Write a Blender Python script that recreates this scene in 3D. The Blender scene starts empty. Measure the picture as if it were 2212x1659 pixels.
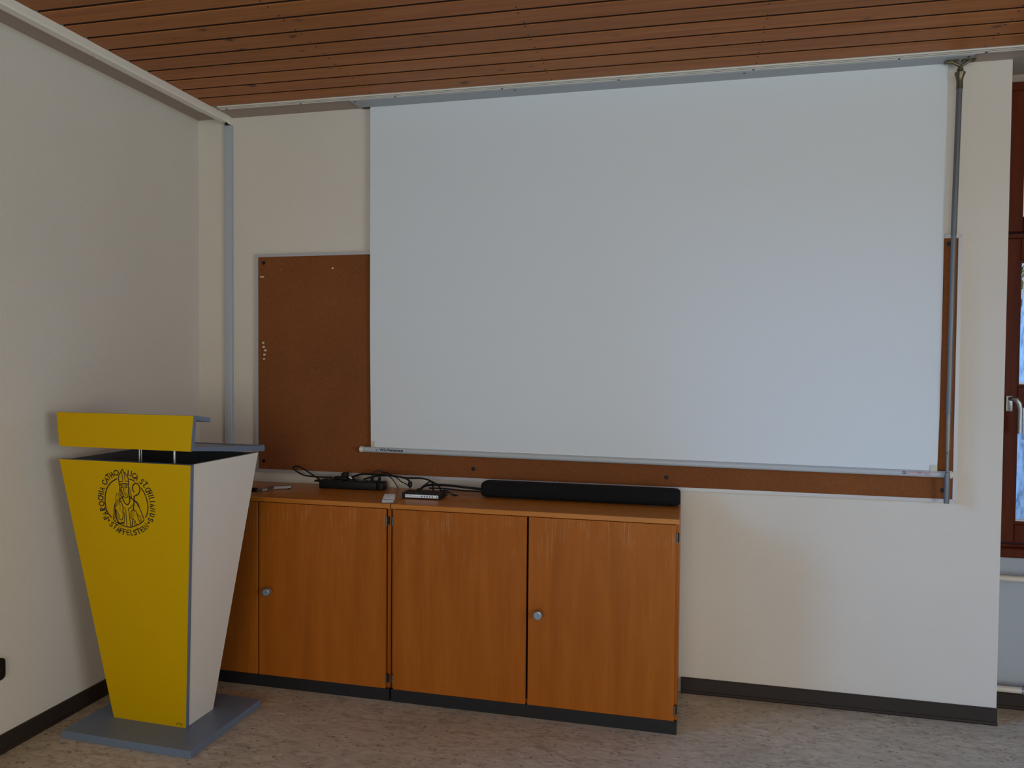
import bpy, bmesh, math, random
from mathutils import Vector, Matrix
random.seed(7)
scene = bpy.context.scene
COL = scene.collection
PI = math.pi
W = 6.4; D = -7.0; H = 2.769          # room: x 0..W, y D..0, ceiling height
XR = 3.8145                           # right end of the back wall pier
RY = 0.19                             # window niche wall behind the pier line

# ------------------------------------------------------------------ camera
cam_d = bpy.data.cameras.new('camera'); cam = bpy.data.objects.new('camera', cam_d); COL.objects.link(cam)
CR = [[0.97305335, 0.23043917, 0.00805987], [0.01394154, -0.02390686, -0.99961697], [-0.23015822, 0.97279301, -0.02647532]]
cam.matrix_world = Matrix(((CR[0][0], -CR[1][0], -CR[2][0], 2.543805),
                           (CR[0][1], -CR[1][1], -CR[2][1], -3.525151),
                           (CR[0][2], -CR[1][2], -CR[2][2], 1.5),
                           (0, 0, 0, 1)))
cam_d.sensor_fit = 'HORIZONTAL'; cam_d.sensor_width = 36.0; cam_d.lens = 1630.4798 / 2212 * 36
cam_d.clip_start = 0.05; cam_d.clip_end = 200
scene.camera = cam

# ------------------------------------------------------------------ view, world, daylight
vs = scene.view_settings
scene.display_settings.display_device = 'sRGB'
vs.view_transform = 'Standard'; vs.look = 'None'; vs.gamma = 1.0; vs.use_curve_mapping = False
vs.exposure = 0.0
world = bpy.data.worlds.new('overcast_sky'); scene.world = world; world.use_nodes = True
bgn = world.node_tree.nodes['Background']
bgn.inputs[0].default_value = (0.62, 0.78, 1.0, 1); bgn.inputs[1].default_value = 0.6

def area(name, loc, rot, sx, sy, power, color):
    l = bpy.data.lights.new(name, 'AREA'); l.shape = 'RECTANGLE'; l.size = sx; l.size_y = sy
    l.energy = power; l.color = color
    o = bpy.data.objects.new(name, l); o.location = loc; o.rotation_euler = rot; COL.objects.link(o)
    return o
# daylight: open sky seen through the left-hand windows (beyond the picture), softer light from the other windows
area('sky_left', (-4.2, -6.2, 4.6), (0, math.radians(-62), math.radians(12)), 4.8, 13.0, 7200, (0.18, 0.48, 1.0))
area('daylight_right', (W - 0.12, -4.3, 1.55), (0, PI / 2, 0), 1.7, 2.1, 75, (0.93, 1.0, 1.0))
area('daylight_rear', (2.45, D + 0.12, 1.5), (PI / 2, 0, 0), 2.2, 1.7, 63, (1.0, 0.98, 0.80))

# ------------------------------------------------------------------ materials
def new_mat(name):
    m = bpy.data.materials.new(name); m.use_nodes = True
    nt = m.node_tree; return m, nt, nt.nodes['Principled BSDF']
def plain(name, col, rough=0.5, metal=0.0, bump=0.0, bscale=200, spec=0.5):
    m, nt, b = new_mat(name)
    b.inputs['Base Color'].default_value = (*col, 1); b.inputs['Roughness'].default_value = rough
    b.inputs['Metallic'].default_value = metal; b.inputs['Specular IOR Level'].default_value = spec
    if bump:
        tc = nt.nodes.new('ShaderNodeTexCoord'); n = nt.nodes.new('ShaderNodeTexNoise'); n.inputs['Scale'].default_value = bscale
        n.inputs['Detail'].default_value = 4
        bp = nt.nodes.new('ShaderNodeBump'); bp.inputs['Strength'].default_value = bump; bp.inputs['Distance'].default_value = 0.002
        nt.links.new(tc.outputs['Object'], n.inputs['Vector']); nt.links.new(n.outputs[0], bp.inputs['Height']); nt.links.new(bp.outputs[0], b.inputs['Normal'])
    return m
def N(nt, t, **kw):
    n = nt.nodes.new(t)
    for k, v in kw.items():
        if k in n.inputs: n.inputs[k].default_value = v
        else: setattr(n, k, v)
    return n
def ramp(nt, stops):
    r = nt.nodes.new('ShaderNodeValToRGB'); e = r.color_ramp.elements
    while len(e) < len(stops): e.new(0.5)
    for i, (p, c) in enumerate(stops): e[i].position = p; e[i].color = (*c, 1) if len(c) == 3 else c
    return r
def mapped(nt, scale, rnd=0.0, coord='Object'):
    tc = nt.nodes.new('ShaderNodeTexCoord'); mp = nt.nodes.new('ShaderNodeMapping'); mp.inputs['Scale'].default_value = scale
    if rnd:
        oi = nt.nodes.new('ShaderNodeObjectInfo'); mu = N(nt, 'ShaderNodeMath', operation='MULTIPLY'); mu.inputs[1].default_value = rnd
        cb = nt.nodes.new('ShaderNodeCombineXYZ')
        nt.links.new(oi.outputs['Random'], mu.inputs[0])
        for i in range(3): nt.links.new(mu.outputs[0], cb.inputs[i])
        ad = N(nt, 'ShaderNodeVectorMath', operation='ADD')
        nt.links.new(tc.outputs[coord], ad.inputs[0]); nt.links.new(cb.outputs[0], ad.inputs[1]); nt.links.new(ad.outputs[0], mp.inputs['Vector'])
    else: nt.links.new(tc.outputs[coord], mp.inputs['Vector'])
    return mp.outputs[0]
def mixc(nt, fac, a, b, mode='MIX'):
    m = nt.nodes.new('ShaderNodeMix'); m.data_type = 'RGBA'; m.blend_type = mode
    for s, v in ((m.inputs[0], fac), (m.inputs[6], a), (m.inputs[7], b)):
        if isinstance(v, bpy.types.NodeSocket): nt.links.new(v, s)
        elif isinstance(v, (int, float)): s.default_value = v
        else: s.default_value = (*v, 1)
    return m.outputs[2]

def wall_material(name, col):
    m, nt, b = new_mat(name)
    v = mapped(nt, (1, 1, 1))
    n1 = N(nt, 'ShaderNodeTexNoise', Scale=150.0, Detail=4.0, Roughness=0.6); n2 = N(nt, 'ShaderNodeTexNoise', Scale=1.3, Detail=3.0)
    n3 = N(nt, 'ShaderNodeTexVoronoi', Scale=210.0)
    for n in (n1, n2, n3): nt.links.new(v, n.inputs['Vector'])
    r = ramp(nt, [(0.3, tuple(c * 0.97 for c in col)), (0.7, tuple(min(1, c * 1.03) for c in col))])
    nt.links.new(n2.outputs[0], r.inputs[0]); nt.links.new(r.outputs[0], b.inputs['Base Color'])
    ad = N(nt, 'ShaderNodeMath', operation='MULTIPLY_ADD'); ad.inputs[1].default_value = -0.25
    nt.links.new(n3.outputs['Distance'], ad.inputs[0]); nt.links.new(n1.outputs[0], ad.inputs[2])
    bp = N(nt, 'ShaderNodeBump', Strength=0.45, Distance=0.003)
    nt.links.new(ad.outputs[0], bp.inputs['Height']); nt.links.new(bp.outputs[0], b.inputs['Normal'])
    b.inputs['Roughness'].default_value = 0.85; b.inputs['Specular IOR Level'].default_value = 0.2
    return m

def pine_material():
    m, nt, b = new_mat('varnished_pine')
    v = mapped(nt, (0.8, 14, 14), 37.0)
    n = N(nt, 'ShaderNodeTexNoise', Scale=2.2, Detail=5.0, Roughness=0.6, Distortion=0.6); nt.links.new(v, n.inputs['Vector'])
    r = ramp(nt, [(0.30, (0.3096, 0.0959, 0.0213)), (0.5, (0.3672, 0.1241, 0.0291)), (0.72, (0.4176, 0.1524, 0.0389))]); nt.links.new(n.outputs[0], r.inputs[0])
    v2 = mapped(nt, (0.6, 90, 90), 11.0); n2 = N(nt, 'ShaderNodeTexNoise', Scale=1.6, Detail=3.0); nt.links.new(v2, n2.inputs['Vector'])
    r2 = ramp(nt, [(0.40, (0.90, 0.90, 0.90)), (0.62, (1.04, 1.04, 1.04))]); nt.links.new(n2.outputs[0], r2.inputs[0])
    c = mixc(nt, 1.0, r.outputs[0], r2.outputs[0], 'MULTIPLY')
    # knots: irregular cells, only part of them occupied
    v3 = mapped(nt, (7.5, 12, 12), 23.0); w = N(nt, 'ShaderNodeTexNoise', Scale=6.0, Detail=2.0); nt.links.new(v3, w.inputs['Vector'])
    wm = N(nt, 'ShaderNodeVectorMath', operation='MULTIPLY_ADD'); wm.inputs[1].default_value = (0.16, 0.16, 0.16)
    nt.links.new(w.outputs['Color'], wm.inputs[0]); nt.links.new(v3, wm.inputs[2])
    vo = N(nt, 'ShaderNodeTexVoronoi', Scale=1.0, Randomness=1.0); nt.links.new(wm.outputs[0], vo.inputs['Vector'])
    sp = nt.nodes.new('ShaderNodeSeparateColor'); nt.links.new(vo.outputs['Color'], sp.inputs[0])
    sz = N(nt, 'ShaderNodeMapRange'); sz.inputs[1].default_value = 0.40; sz.inputs[2].default_value = 1.0; sz.inputs[3].default_value = 0.0; sz.inputs[4].default_value = 0.17
    nt.links.new(sp.outputs[0], sz.inputs[0])
    sb = N(nt, 'ShaderNodeMath', operation='SUBTRACT'); nt.links.new(sz.outputs[0], sb.inputs[0]); nt.links.new(vo.outputs['Distance'], sb.inputs[1])
    ml = N(nt, 'ShaderNodeMapRange'); ml.inputs[1].default_value = -0.03; ml.inputs[2].default_value = 0.05; nt.links.new(sb.outputs[0], ml.inputs[0])
    c = mixc(nt, ml.outputs[0], c, (0.050, 0.020, 0.010))
    halo = N(nt, 'ShaderNodeMapRange'); halo.inputs[1].default_value = -0.16; halo.inputs[2].default_value = 0.02; halo.inputs[4].default_value = 0.35
    nt.links.new(sb.outputs[0], halo.inputs[0]); c = mixc(nt, halo.outputs[0], c, (0.19, 0.07, 0.025))
    oi = nt.nodes.new('ShaderNodeObjectInfo'); r3 = ramp(nt, [(0, (0.90, 0.88, 0.86)), (1, (1.08, 1.05, 1.02))]); nt.links.new(oi.outputs['Random'], r3.inputs[0])
    c = mixc(nt, 1.0, c, r3.outputs[0], 'MULTIPLY')
    nt.links.new(c, b.inputs['Base Color']); b.inputs['Roughness'].default_value = 0.42; b.inputs['Specular IOR Level'].default_value = 0.14
    bp = N(nt, 'ShaderNodeBump', Strength=0.15, Distance=0.001); nt.links.new(n2.outputs[0], bp.inputs['Height']); nt.links.new(bp.outputs[0], b.inputs['Normal'])
    return m

def veneer_material(name, lo, mid, hi, vertical=True, worn=True, rough=0.38, spec=0.18):
    m, nt, b = new_mat(name)
    sc = (9, 9, 0.9) if vertical else (0.9, 9, 9)
    v = mapped(nt, sc, 19.0)
    n = N(nt, 'ShaderNodeTexNoise', Scale=1.6, Detail=5.0, Roughness=0.62, Distortion=0.4); nt.links.new(v, n.inputs['Vector'])
    r = ramp(nt, [(0.32, lo), (0.5, mid), (0.70, hi)]); nt.links.new(n.outputs[0], r.inputs[0])
    sc2 = (360, 360, 5.0) if vertical else (5.0, 360, 360)
    v2 = mapped(nt, sc2, 7.0); n2 = N(nt, 'ShaderNodeTexNoise', Scale=1.0, Detail=3.0); nt.links.new(v2, n2.inputs['Vector'])
    r2 = ramp(nt, [(0.34, (0.93, 0.92, 0.90)), (0.66, (1.035, 1.035, 1.035))]); nt.links.new(n2.outputs[0], r2.inputs[0])
    c = mixc(nt, 1.0, r.outputs[0], r2.outputs[0], 'MULTIPLY')
    if worn:   # rubbed, paler varnish streaks on the upper part of the doors
        tc = nt.nodes.new('ShaderNodeTexCoord'); sp = nt.nodes.new('ShaderNodeSeparateXYZ'); nt.links.new(tc.outputs['Object'], sp.inputs[0])
        mz = N(nt, 'ShaderNodeMapRange'); mz.inputs[1].default_value = 0.55; mz.inputs[2].default_value = 0.80; nt.links.new(sp.outputs[2], mz.inputs[0])
        v4 = mapped(nt, (16, 16, 6), 5.0); n4 = N(nt, 'ShaderNodeTexNoise', Scale=1.0, Detail=4.0, Roughness=0.7); nt.links.new(v4, n4.inputs['Vector'])
        r4 = ramp(nt, [(0.50, (0, 0, 0)), (0.62, (1, 1, 1))]); nt.links.new(n4.outputs[0], r4.inputs[0])
        r5 = ramp(nt, [(0.50, (0, 0, 0)), (0.60, (1, 1, 1))]); nt.links.new(n2.outputs[0], r5.inputs[0])
        a = N(nt, 'ShaderNodeMath', operation='MULTIPLY'); nt.links.new(mz.outputs[0], a.inputs[0]); nt.links.new(r4.outputs[0], a.inputs[1])
        a2 = N(nt, 'ShaderNodeMath', operation='MULTIPLY'); nt.links.new(a.outputs[0], a2.inputs[0]); nt.links.new(r5.outputs[0], a2.inputs[1])
        a3 = N(nt, 'ShaderNodeMath', operation='MULTIPLY'); a3.inputs[1].default_value = 0.42; nt.links.new(a2.outputs[0], a3.inputs[0])
        c = mixc(nt, a3.outputs[0], c, (0.5120, 0.2508, 0.1140))
    nt.links.new(c, b.inputs['Base Color']); b.inputs['Roughness'].default_value = rough; b.inputs['Specular IOR Level'].default_value = spec
    return m

def lino_material():
    m, nt, b = new_mat('marbled_linoleum')
    v = mapped(nt, (1, 1, 1)); vs_ = mapped(nt, (14, 34, 1))
    n = N(nt, 'ShaderNodeTexNoise', Scale=1.0, Detail=8.0, Roughness=0.65, Distortion=1.4); nt.links.new(vs_, n.inputs['Vector'])
    r = ramp(nt, [(0.34, (0.3360, 0.2724, 0.2025)), (0.48, (0.4872, 0.4137, 0.3159)), (0.62, (0.5796, 0.5022, 0.3920)), (0.78, (0.7056, 0.6299, 0.5022))]); nt.links.new(n.outputs[0], r.inputs[0])
    n2 = N(nt, 'ShaderNodeTexNoise', Scale=2.2, Detail=3.0); nt.links.new(v, n2.inputs['Vector'])
    r2 = ramp(nt, [(0.35, (0.90, 0.90, 0.88)), (0.65, (1.06, 1.05, 1.05))]); nt.links.new(n2.outputs[0], r2.inputs[0])
    c = mixc(nt, 1.0, r.outputs[0], r2.outputs[0], 'MULTIPLY')
    for sc, thr, col, seed in (((38, 80, 1), 0.93, (0.62, 0.55, 0.46), 0.0), ((40, 85, 1), 0.93, (0.045, 0.032, 0.026), 3.7)):
        vv = mapped(nt, sc); ad = N(nt, 'ShaderNodeVectorMath', operation='ADD'); ad.inputs[1].default_value = (seed, seed, 0); nt.links.new(vv, ad.inputs[0])
        w = N(nt, 'ShaderNodeTexNoise', Scale=1.7, Detail=3.0); nt.links.new(ad.outputs[0], w.inputs['Vector'])
        wm = N(nt, 'ShaderNodeVectorMath', operation='MULTIPLY_ADD'); wm.inputs[1].default_value = (0.9, 0.9, 0); nt.links.new(w.outputs['Color'], wm.inputs[0]); nt.links.new(ad.outputs[0], wm.inputs[2])
        vo = N(nt, 'ShaderNodeTexVoronoi', Scale=1.0, voronoi_dimensions='2D'); nt.links.new(wm.outputs[0], vo.inputs['Vector'])
        sp = nt.nodes.new('ShaderNodeSeparateColor'); nt.links.new(vo.outputs['Color'], sp.inputs[0])
        g = N(nt, 'ShaderNodeMath', operation='GREATER_THAN'); g.inputs[1].default_value = thr; nt.links.new(sp.outputs[0], g.inputs[0])
        l = N(nt, 'ShaderNodeMapRange'); l.inputs[1].default_value = 0.30; l.inputs[2].default_value = 0.18; nt.links.new(vo.outputs['Distance'], l.inputs[0])
        mu = N(nt, 'ShaderNodeMath', operation='MULTIPLY'); nt.links.new(g.outputs[0], mu.inputs[0]); nt.links.new(l.outputs[0], mu.inputs[1])
        mu2 = N(nt, 'ShaderNodeMath', operation='MULTIPLY'); mu2.inputs[1].default_value = 0.7; nt.links.new(mu.outputs[0], mu2.inputs[0])
        c = mixc(nt, mu2.outputs[0], c, col)
    nt.links.new(c, b.inputs['Base Color']); b.inputs['Roughness'].default_value = 0.48; b.inputs['Specular IOR Level'].default_value = 0.4
    return m

def cork_material():
    m, nt, b = new_mat('brown_cork')
    v = mapped(nt, (1, 1, 1)); n = N(nt, 'ShaderNodeTexNoise', Scale=330.0, Detail=4.0, Roughness=0.65); n2 = N(nt, 'ShaderNodeTexNoise', Scale=3.0, Detail=3.0)
    for q in (n, n2): nt.links.new(v, q.inputs['Vector'])
    r = ramp(nt, [(0.34, (0.1683, 0.0539, 0.0159)), (0.52, (0.2142, 0.0726, 0.0227)), (0.68, (0.2754, 0.0972, 0.0323))]); nt.links.new(n.outputs[0], r.inputs[0])
    r2 = ramp(nt, [(0.35, (0.93, 0.93, 0.93)), (0.65, (1.06, 1.06, 1.06))]); nt.links.new(n2.outputs[0], r2.inputs[0])
    nt.links.new(mixc(nt, 1.0, r.outputs[0], r2.outputs[0], 'MULTIPLY'), b.inputs['Base Color'])
    b.inputs['Roughness'].default_value = 0.9; b.inputs['Specular IOR Level'].default_value = 0.15
    bp = N(nt, 'ShaderNodeBump', Strength=0.3, Distance=0.001); nt.links.new(n.outputs[0], bp.inputs['Height']); nt.links.new(bp.outputs[0], b.inputs['Normal'])
    return m

def glass_material():
    m, nt, b = new_mat('window_glass'); nt.nodes.remove(b)
    o = nt.nodes['Material Output']; t = nt.nodes.new('ShaderNodeBsdfTransparent'); g = N(nt, 'ShaderNodeBsdfGlossy', Roughness=0.02)
    f = N(nt, 'ShaderNodeFresnel', IOR=1.5); x = nt.nodes.new('ShaderNodeMixShader')
    nt.links.new(f.outputs[0], x.inputs[0]); nt.links.new(t.outputs[0], x.inputs[1]); nt.links.new(g.outputs[0], x.inputs[2]); nt.links.new(x.outputs[0], o.inputs[0])
    return m

def bark_material():
    m, nt, b = new_mat('pale_bark')
    v = mapped(nt, (6, 6, 2.5)); n = N(nt, 'ShaderNodeTexNoise', Scale=4.0, Detail=6.0, Roughness=0.7); nt.links.new(v, n.inputs['Vector'])
    r = ramp(nt, [(0.35, (0.16, 0.18, 0.22)), (0.5, (0.42, 0.47, 0.56)), (0.7, (0.62, 0.68, 0.78))]); nt.links.new(n.outputs[0], r.inputs[0]); nt.links.new(r.outputs[0], b.inputs['Base Color'])
    b.inputs['Roughness'].default_value = 0.9
    return m
def leaf_material():
    m, nt, b = new_mat('autumn_leaves')
    v = mapped(nt, (1, 1, 1)); n = N(nt, 'ShaderNodeTexNoise', Scale=9.0, Detail=2.0); nt.links.new(v, n.inputs['Vector'])
    r = ramp(nt, [(0.35, (0.05, 0.11, 0.03)), (0.5, (0.16, 0.24, 0.06)), (0.62, (0.38, 0.20, 0.05)), (0.75, (0.48, 0.12, 0.06))]); nt.links.new(n.outputs[0], r.inputs[0]); nt.links.new(r.outputs[0], b.inputs['Base Color'])
    b.inputs['Roughness'].default_value = 0.7
    return m

WALL = wall_material('cream_woodchip', (0.685, 0.63, 0.555))
NICHE = wall_material('white_plaster', (0.4640, 0.5185, 0.5940))
PLASTER = wall_material('ceiling_plaster', (0.40, 0.32, 0.27))
PINE = pine_material()
VENEER = veneer_material('beech_veneer', (0.3212, 0.0860, 0.0076), (0.3660, 0.1021, 0.0097), (0.4108, 0.1194, 0.0125))
VENEER_TOP = veneer_material('beech_veneer_top', (0.4300, 0.1398, 0.0150), (0.4900, 0.1660, 0.0194), (0.5500, 0.1940, 0.0250), vertical=False, worn=False, rough=0.33, spec=0.4)
WINWOOD = veneer_material('mahogany_varnish', (0.0612, 0.0116, 0.0042), (0.0900, 0.0177, 0.0060), (0.1170, 0.0245, 0.0084), worn=False, rough=0.45, spec=0.10)
LINO = lino_material(); CORK = cork_material(); GLASS = glass_material(); BARK = bark_material(); LEAF = leaf_material()
DARKSKIRT = plain('dark_vinyl_skirting', (0.022, 0.014, 0.011), 0.55, bump=0.05)
BLACK = plain('black_plastic', (0.006, 0.006, 0.007), 0.5, spec=0.3)
TOEBLACK = plain('black_plinth', (0.006, 0.006, 0.008), 0.55)
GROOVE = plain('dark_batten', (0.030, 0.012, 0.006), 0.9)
NAIL = plain('nail_head', (0.015, 0.010, 0.010), 0.5)
YELLOW = plain('yellow_paint', (0.6048, 0.3528, 0.0000), 0.55, bump=0.04, bscale=120, spec=0.08)
LWHITE = plain('off_white_paint', (0.7600, 0.7125, 0.6440), 0.45, bump=0.04, bscale=120)
LGREY = plain('blue_grey_paint', (0.1443, 0.1890, 0.2612), 0.40, bump=0.04, bscale=120)
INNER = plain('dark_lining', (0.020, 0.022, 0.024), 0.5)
INKED = plain('black_ink', (0.012, 0.004, 0.004), 0.6)
BRASS = plain('aged_brass', (0.15, 0.125, 0.08), 0.35, 0.8)
STEEL = plain('brushed_steel', (0.42, 0.43, 0.44), 0.33, 0.85)
KNOBM = plain('satin_knob_face', (0.25, 0.31, 0.40), 0.4, 0.2)
ALU = plain('anodised_aluminium', (0.50, 0.49, 0.50), 0.42, 0.35)
SCREENF = plain('projection_fabric', (0.6930, 0.7350, 0.7600), 0.75, bump=0.05, bscale=400, spec=0.2)
TUBE = plain('grey_tube', (0.46, 0.49, 0.51), 0.4)
CAPW = plain('white_cap', (0.74, 0.72, 0.66), 0.5)
HOUSING = plain('grey_housing', (0.36, 0.38, 0.39), 0.45)
TAPE = plain('yellowed_tape', (0.56, 0.54, 0.44), 0.6)
LABELW = plain('pale_label', (0.48, 0.52, 0.57), 0.5)
LABELR = plain('red_print', (0.45, 0.20, 0.20), 0.5)
BLUEINK = plain('navy_ink', (0.006, 0.022, 0.085), 0.5)
GREYINK = plain('grey_print', (0.16, 0.16, 0.19), 0.5)
DUCTW = plain('cream_duct', (0.80, 0.75, 0.66), 0.4)
DUCTG = plain('grey_duct', (0.42, 0.46, 0.52), 0.4)
RODG = plain('grey_rod', (0.15, 0.16, 0.165), 0.35, 0.3)
RODL = plain('light_rod', (0.23, 0.21, 0.19), 0.35, 0.5)
HINGE = plain('hinge_metal', (0.20, 0.17, 0.15), 0.4, 0.7)
SOUNDF = plain('black_speaker_cloth', (0.0055, 0.0055, 0.0065), 0.85, bump=0.3, bscale=900, spec=0.25)
REMW = plain('white_remote', (0.80, 0.80, 0.82), 0.4)
REMG = plain('grey_remote_end', (0.36, 0.37, 0.39), 0.4)
PINW = plain('ivory_pin', (0.74, 0.62, 0.52), 0.4)
PINB = plain('bronze_pin', (0.42, 0.24, 0.13), 0.35, 0.5)
PIPEM = plain('cream_pipe', (0.66, 0.63, 0.56), 0.35)
RADM = plain('white_enamel', (0.72, 0.73, 0.74), 0.35)
SHADE_LEAF = plain('shade_and_leaf_black', (0.01, 0.01, 0.012), 0.7)  # near-black: painted shade in duct end and roller slot, also hinge leaves
GRASS = plain('lawn', (0.10, 0.12, 0.06), 0.9, bump=0.5, bscale=30)
HEDGE_BARK = plain('dark_stem', (0.035, 0.03, 0.03), 0.9)

# ------------------------------------------------------------------ mesh helpers
def link(name, bm, m, parent=None, smooth=False, loc=None):
    me = bpy.data.meshes.new(name); bmesh.ops.recalc_face_normals(bm, faces=bm.faces); bm.to_mesh(me); bm.free()
    if m is not None: me.materials.append(m)
    if smooth:
        for p in me.polygons: p.use_smooth = True
        try: me.set_sharp_from_angle(angle=math.radians(smooth if smooth is not True else 40))
        except Exception: pass
    o = bpy.data.objects.new(name, me); COL.objects.link(o)
    if parent: o.parent = parent
    if loc: o.location = loc
    return o
def hexa(bm, p):
    """8 points: bottom 4 ccw, top 4 ccw"""
    v = [bm.verts.new(q) for q in p]
    fs = [bm.faces.new([v[i] for i in f]) for f in ((3, 2, 1, 0), (4, 5, 6, 7), (0, 1, 5, 4), (1, 2, 6, 5), (2, 3, 7, 6), (3, 0, 4, 7))]
    return v, fs
def box(bm, x0, x1, y0, y1, z0, z1, bev=0, seg=2):
    t = bmesh.new() if bev else bm
    v, f = hexa(t, [(x0, y0, z0), (x1, y0, z0), (x1, y1, z0), (x0, y1, z0), (x0, y0, z1), (x1, y0, z1), (x1, y1, z1), (x0, y1, z1)])
    if bev:
        bmesh.ops.bevel(t, geom=list(t.edges), offset=bev, segments=seg, profile=0.5, affect='EDGES')
        merge(bm, t)
    return bm
def merge(bm, t):
    mp = {v: bm.verts.new(v.co) for v in t.verts}
    for f in t.faces: bm.faces.new([mp[v] for v in f.verts])
    t.free()
def B(*a, **k): return box(bmesh.new(), *a, **k)
def prism(bm, prof, a, b, axis):
    """extrude closed 2D profile along an axis from a to b; profile coords are the other two axes in order"""
    def P(q, t):
        if axis == 0: return (t, q[0], q[1])
        if axis == 1: return (q[0], t, q[1])
        return (q[0], q[1], t)
    A = [bm.verts.new(P(q, a)) for q in prof]; Bv = [bm.verts.new(P(q, b)) for q in prof]
    n = len(prof); bm.faces.new(A); bm.faces.new(Bv[::-1])
    for i in range(n): bm.faces.new([A[i], A[(i + 1) % n], Bv[(i + 1) % n], Bv[i]])
    return bm
def frames(pts):
    T = [(pts[min(i + 1, len(pts) - 1)] - pts[max(i - 1, 0)]).normalized() for i in range(len(pts))]
    up = Vector((0, 0, 1)) if abs(T[0].z) < 0.9 else Vector((1, 0, 0))
    nrm = (up - T[0] * up.dot(T[0])).normalized(); out = []
    for t in T:
        nrm = (nrm - t * nrm.dot(t)).normalized(); out.append((nrm.copy(), t.cross(nrm).normalized()))
    return out
def tube(bm, pts, r, n=8, caps=True):
    pts = [Vector(p) for p in pts]; rr = r if isinstance(r, (list, tuple)) else [r] * len(pts); fr = frames(pts); rings = []
    for p, (u, w), q in zip(pts, fr, rr): rings.append([bm.verts.new(p + (u * math.cos(2 * PI * k / n) + w * math.sin(2 * PI * k / n)) * q) for k in range(n)])
    for a, b in zip(rings, rings[1:]):
        for k in range(n): bm.faces.new([a[k], a[(k + 1) % n], b[(k + 1) % n], b[k]])
    if caps: bm.faces.new(rings[0][::-1]); bm.faces.new(rings[-1])
    return bm
def spline(P, n=6):
    P = [Vector(p) for p in P]; Q = [2 * P[0] - P[1]] + P + [2 * P[-1] - P[-2]]; out = []
    for i in range(1, len(Q) - 2):
        a, b, c, d = Q[i - 1:i + 3]
        for k in range(n):
            t = k / n; out.append(0.5 * (2 * b + (c - a) * t + (2 * a - 5 * b + 4 * c - d) * t * t + (3 * b - a - 3 * c + d) * t ** 3))
    out.append(P[-1]); return out
def T(*a, **k): return tube(bmesh.new(), *a, **k)
def prop(o, label=None, cat=None, group=None, kind=None):
    if label: o['label'] = label
    if cat: o['category'] = cat
    if group: o['group'] = group
    if kind: o['kind'] = kind
    return o
def thing(name, label, cat, loc=(0, 0, 0), rz=0, group=None):
    o = bpy.data.objects.new(name, None); o.empty_display_size = 0.05; COL.objects.link(o); o.location = loc; o.rotation_euler = (0, 0, rz)
    return prop(o, label, cat, group)
def struct(name, bm, m, parent=None, **k):
    o = link(name, bm, m, parent, **k)
    if not parent: o['kind'] = 'structure'
    return o

# ------------------------------------------------------------------ the room
struct('floor', B(-0.2, W + 0.2, D - 0.2, 0.5, -0.1, 0.0), LINO)
wlf = bmesh.new(); box(wlf, -0.2, 0, -1.9, 0, 0, H + 0.15); box(wlf, -0.2, 0, D - 0.2, -6.4, 0, H + 0.15); box(wlf, -0.2, 0, -6.4, -1.9, 0, 0.62); box(wlf, -0.2, 0, -6.4, -1.9, 2.45, H + 0.15)
struct('wall_left', wlf, WALL)
bw = bmesh.new(); box(bw, -0.2, XR, 0.0, 0.5, 0.0, H + 0.15)
struct('wall_back', bw, WALL)
# right end face of the room and the wall behind the camera, each with a big window opening
wr = bmesh.new(); box(wr, W, W + 0.25, D, 0.5, 0, 0.68); box(wr, W, W + 0.25, D, 0.5, 2.45, H + 0.15); box(wr, W, W + 0.25, D, -5.4, 0.68, 2.45); box(wr, W, W + 0.25, -1.0, 0.5, 0.68, 2.45)
struct('wall_right', wr, WALL)
wf = bmesh.new(); box(wf, -0.2, W, D - 0.25, D, 0, 0.62); box(wf, -0.2, W, D - 0.25, D, 2.4, H + 0.15); box(wf, -0.2, 1.3, D - 0.25, D, 0.62, 2.4); box(wf, 5.9, W, D - 0.25, D, 0.62, 2.4)
struct('wall_front', wf, WALL)
# niche to the right of the pier: parapet below the window, lintel above it
wn = bmesh.new(); box(wn, XR, W, RY, 0.5, 0, 0.680); struct('wall_niche', wn, NICHE)
wl = bmesh.new(); box(wl, XR, W, RY, 0.5, 2.728, H + 0.15); struct('wall_lintel', wl, PLASTER)
def simple_window(name, axis, x0, x1, z0, z1, at, n):
    """wooden frame with n lights and glass, in a wall out of view"""
    root = bpy.data.objects.new(name, None); COL.objects.link(root); root['kind'] = 'structure'
    def bb(bm, a, b, c, d, t=0.035):
        if axis == 0: box(bm, a, b, at - t, at + t, c, d)
        else: box(bm, at - t, at + t, a, b, c, d)
    fr = bmesh.new(); bb(fr, x0, x1, z0, z0 + 0.07); bb(fr, x0, x1, z1 - 0.07, z1)
    for i in range(n + 1):
        x = x0 + (x1 - x0 - 0.08) * i / n; bb(fr, x, x + 0.08, z0 + 0.07, z1 - 0.07)
    link('frame', fr, WINWOOD, root)
    for i in range(n):
        a = x0 + (x1 - x0 - 0.08) * i / n + 0.08; b = x0 + (x1 - x0 - 0.08) * (i + 1) / n
        g = bmesh.new(); bb(g, a, b, z0 + 0.07, z1 - 0.07, 0.003); link('pane', g, GLASS, root)
    return root
simple_window('window_2', 1, -5.4, -1.0, 0.68, 2.45, W + 0.10, 4)
simple_window('window_4', 1, -6.4, -1.9, 0.62, 2.45, -0.10, 4)
simple_window('window_3', 0, 1.3, 5.9, 0.62, 2.4, D - 0.10, 4)

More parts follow.
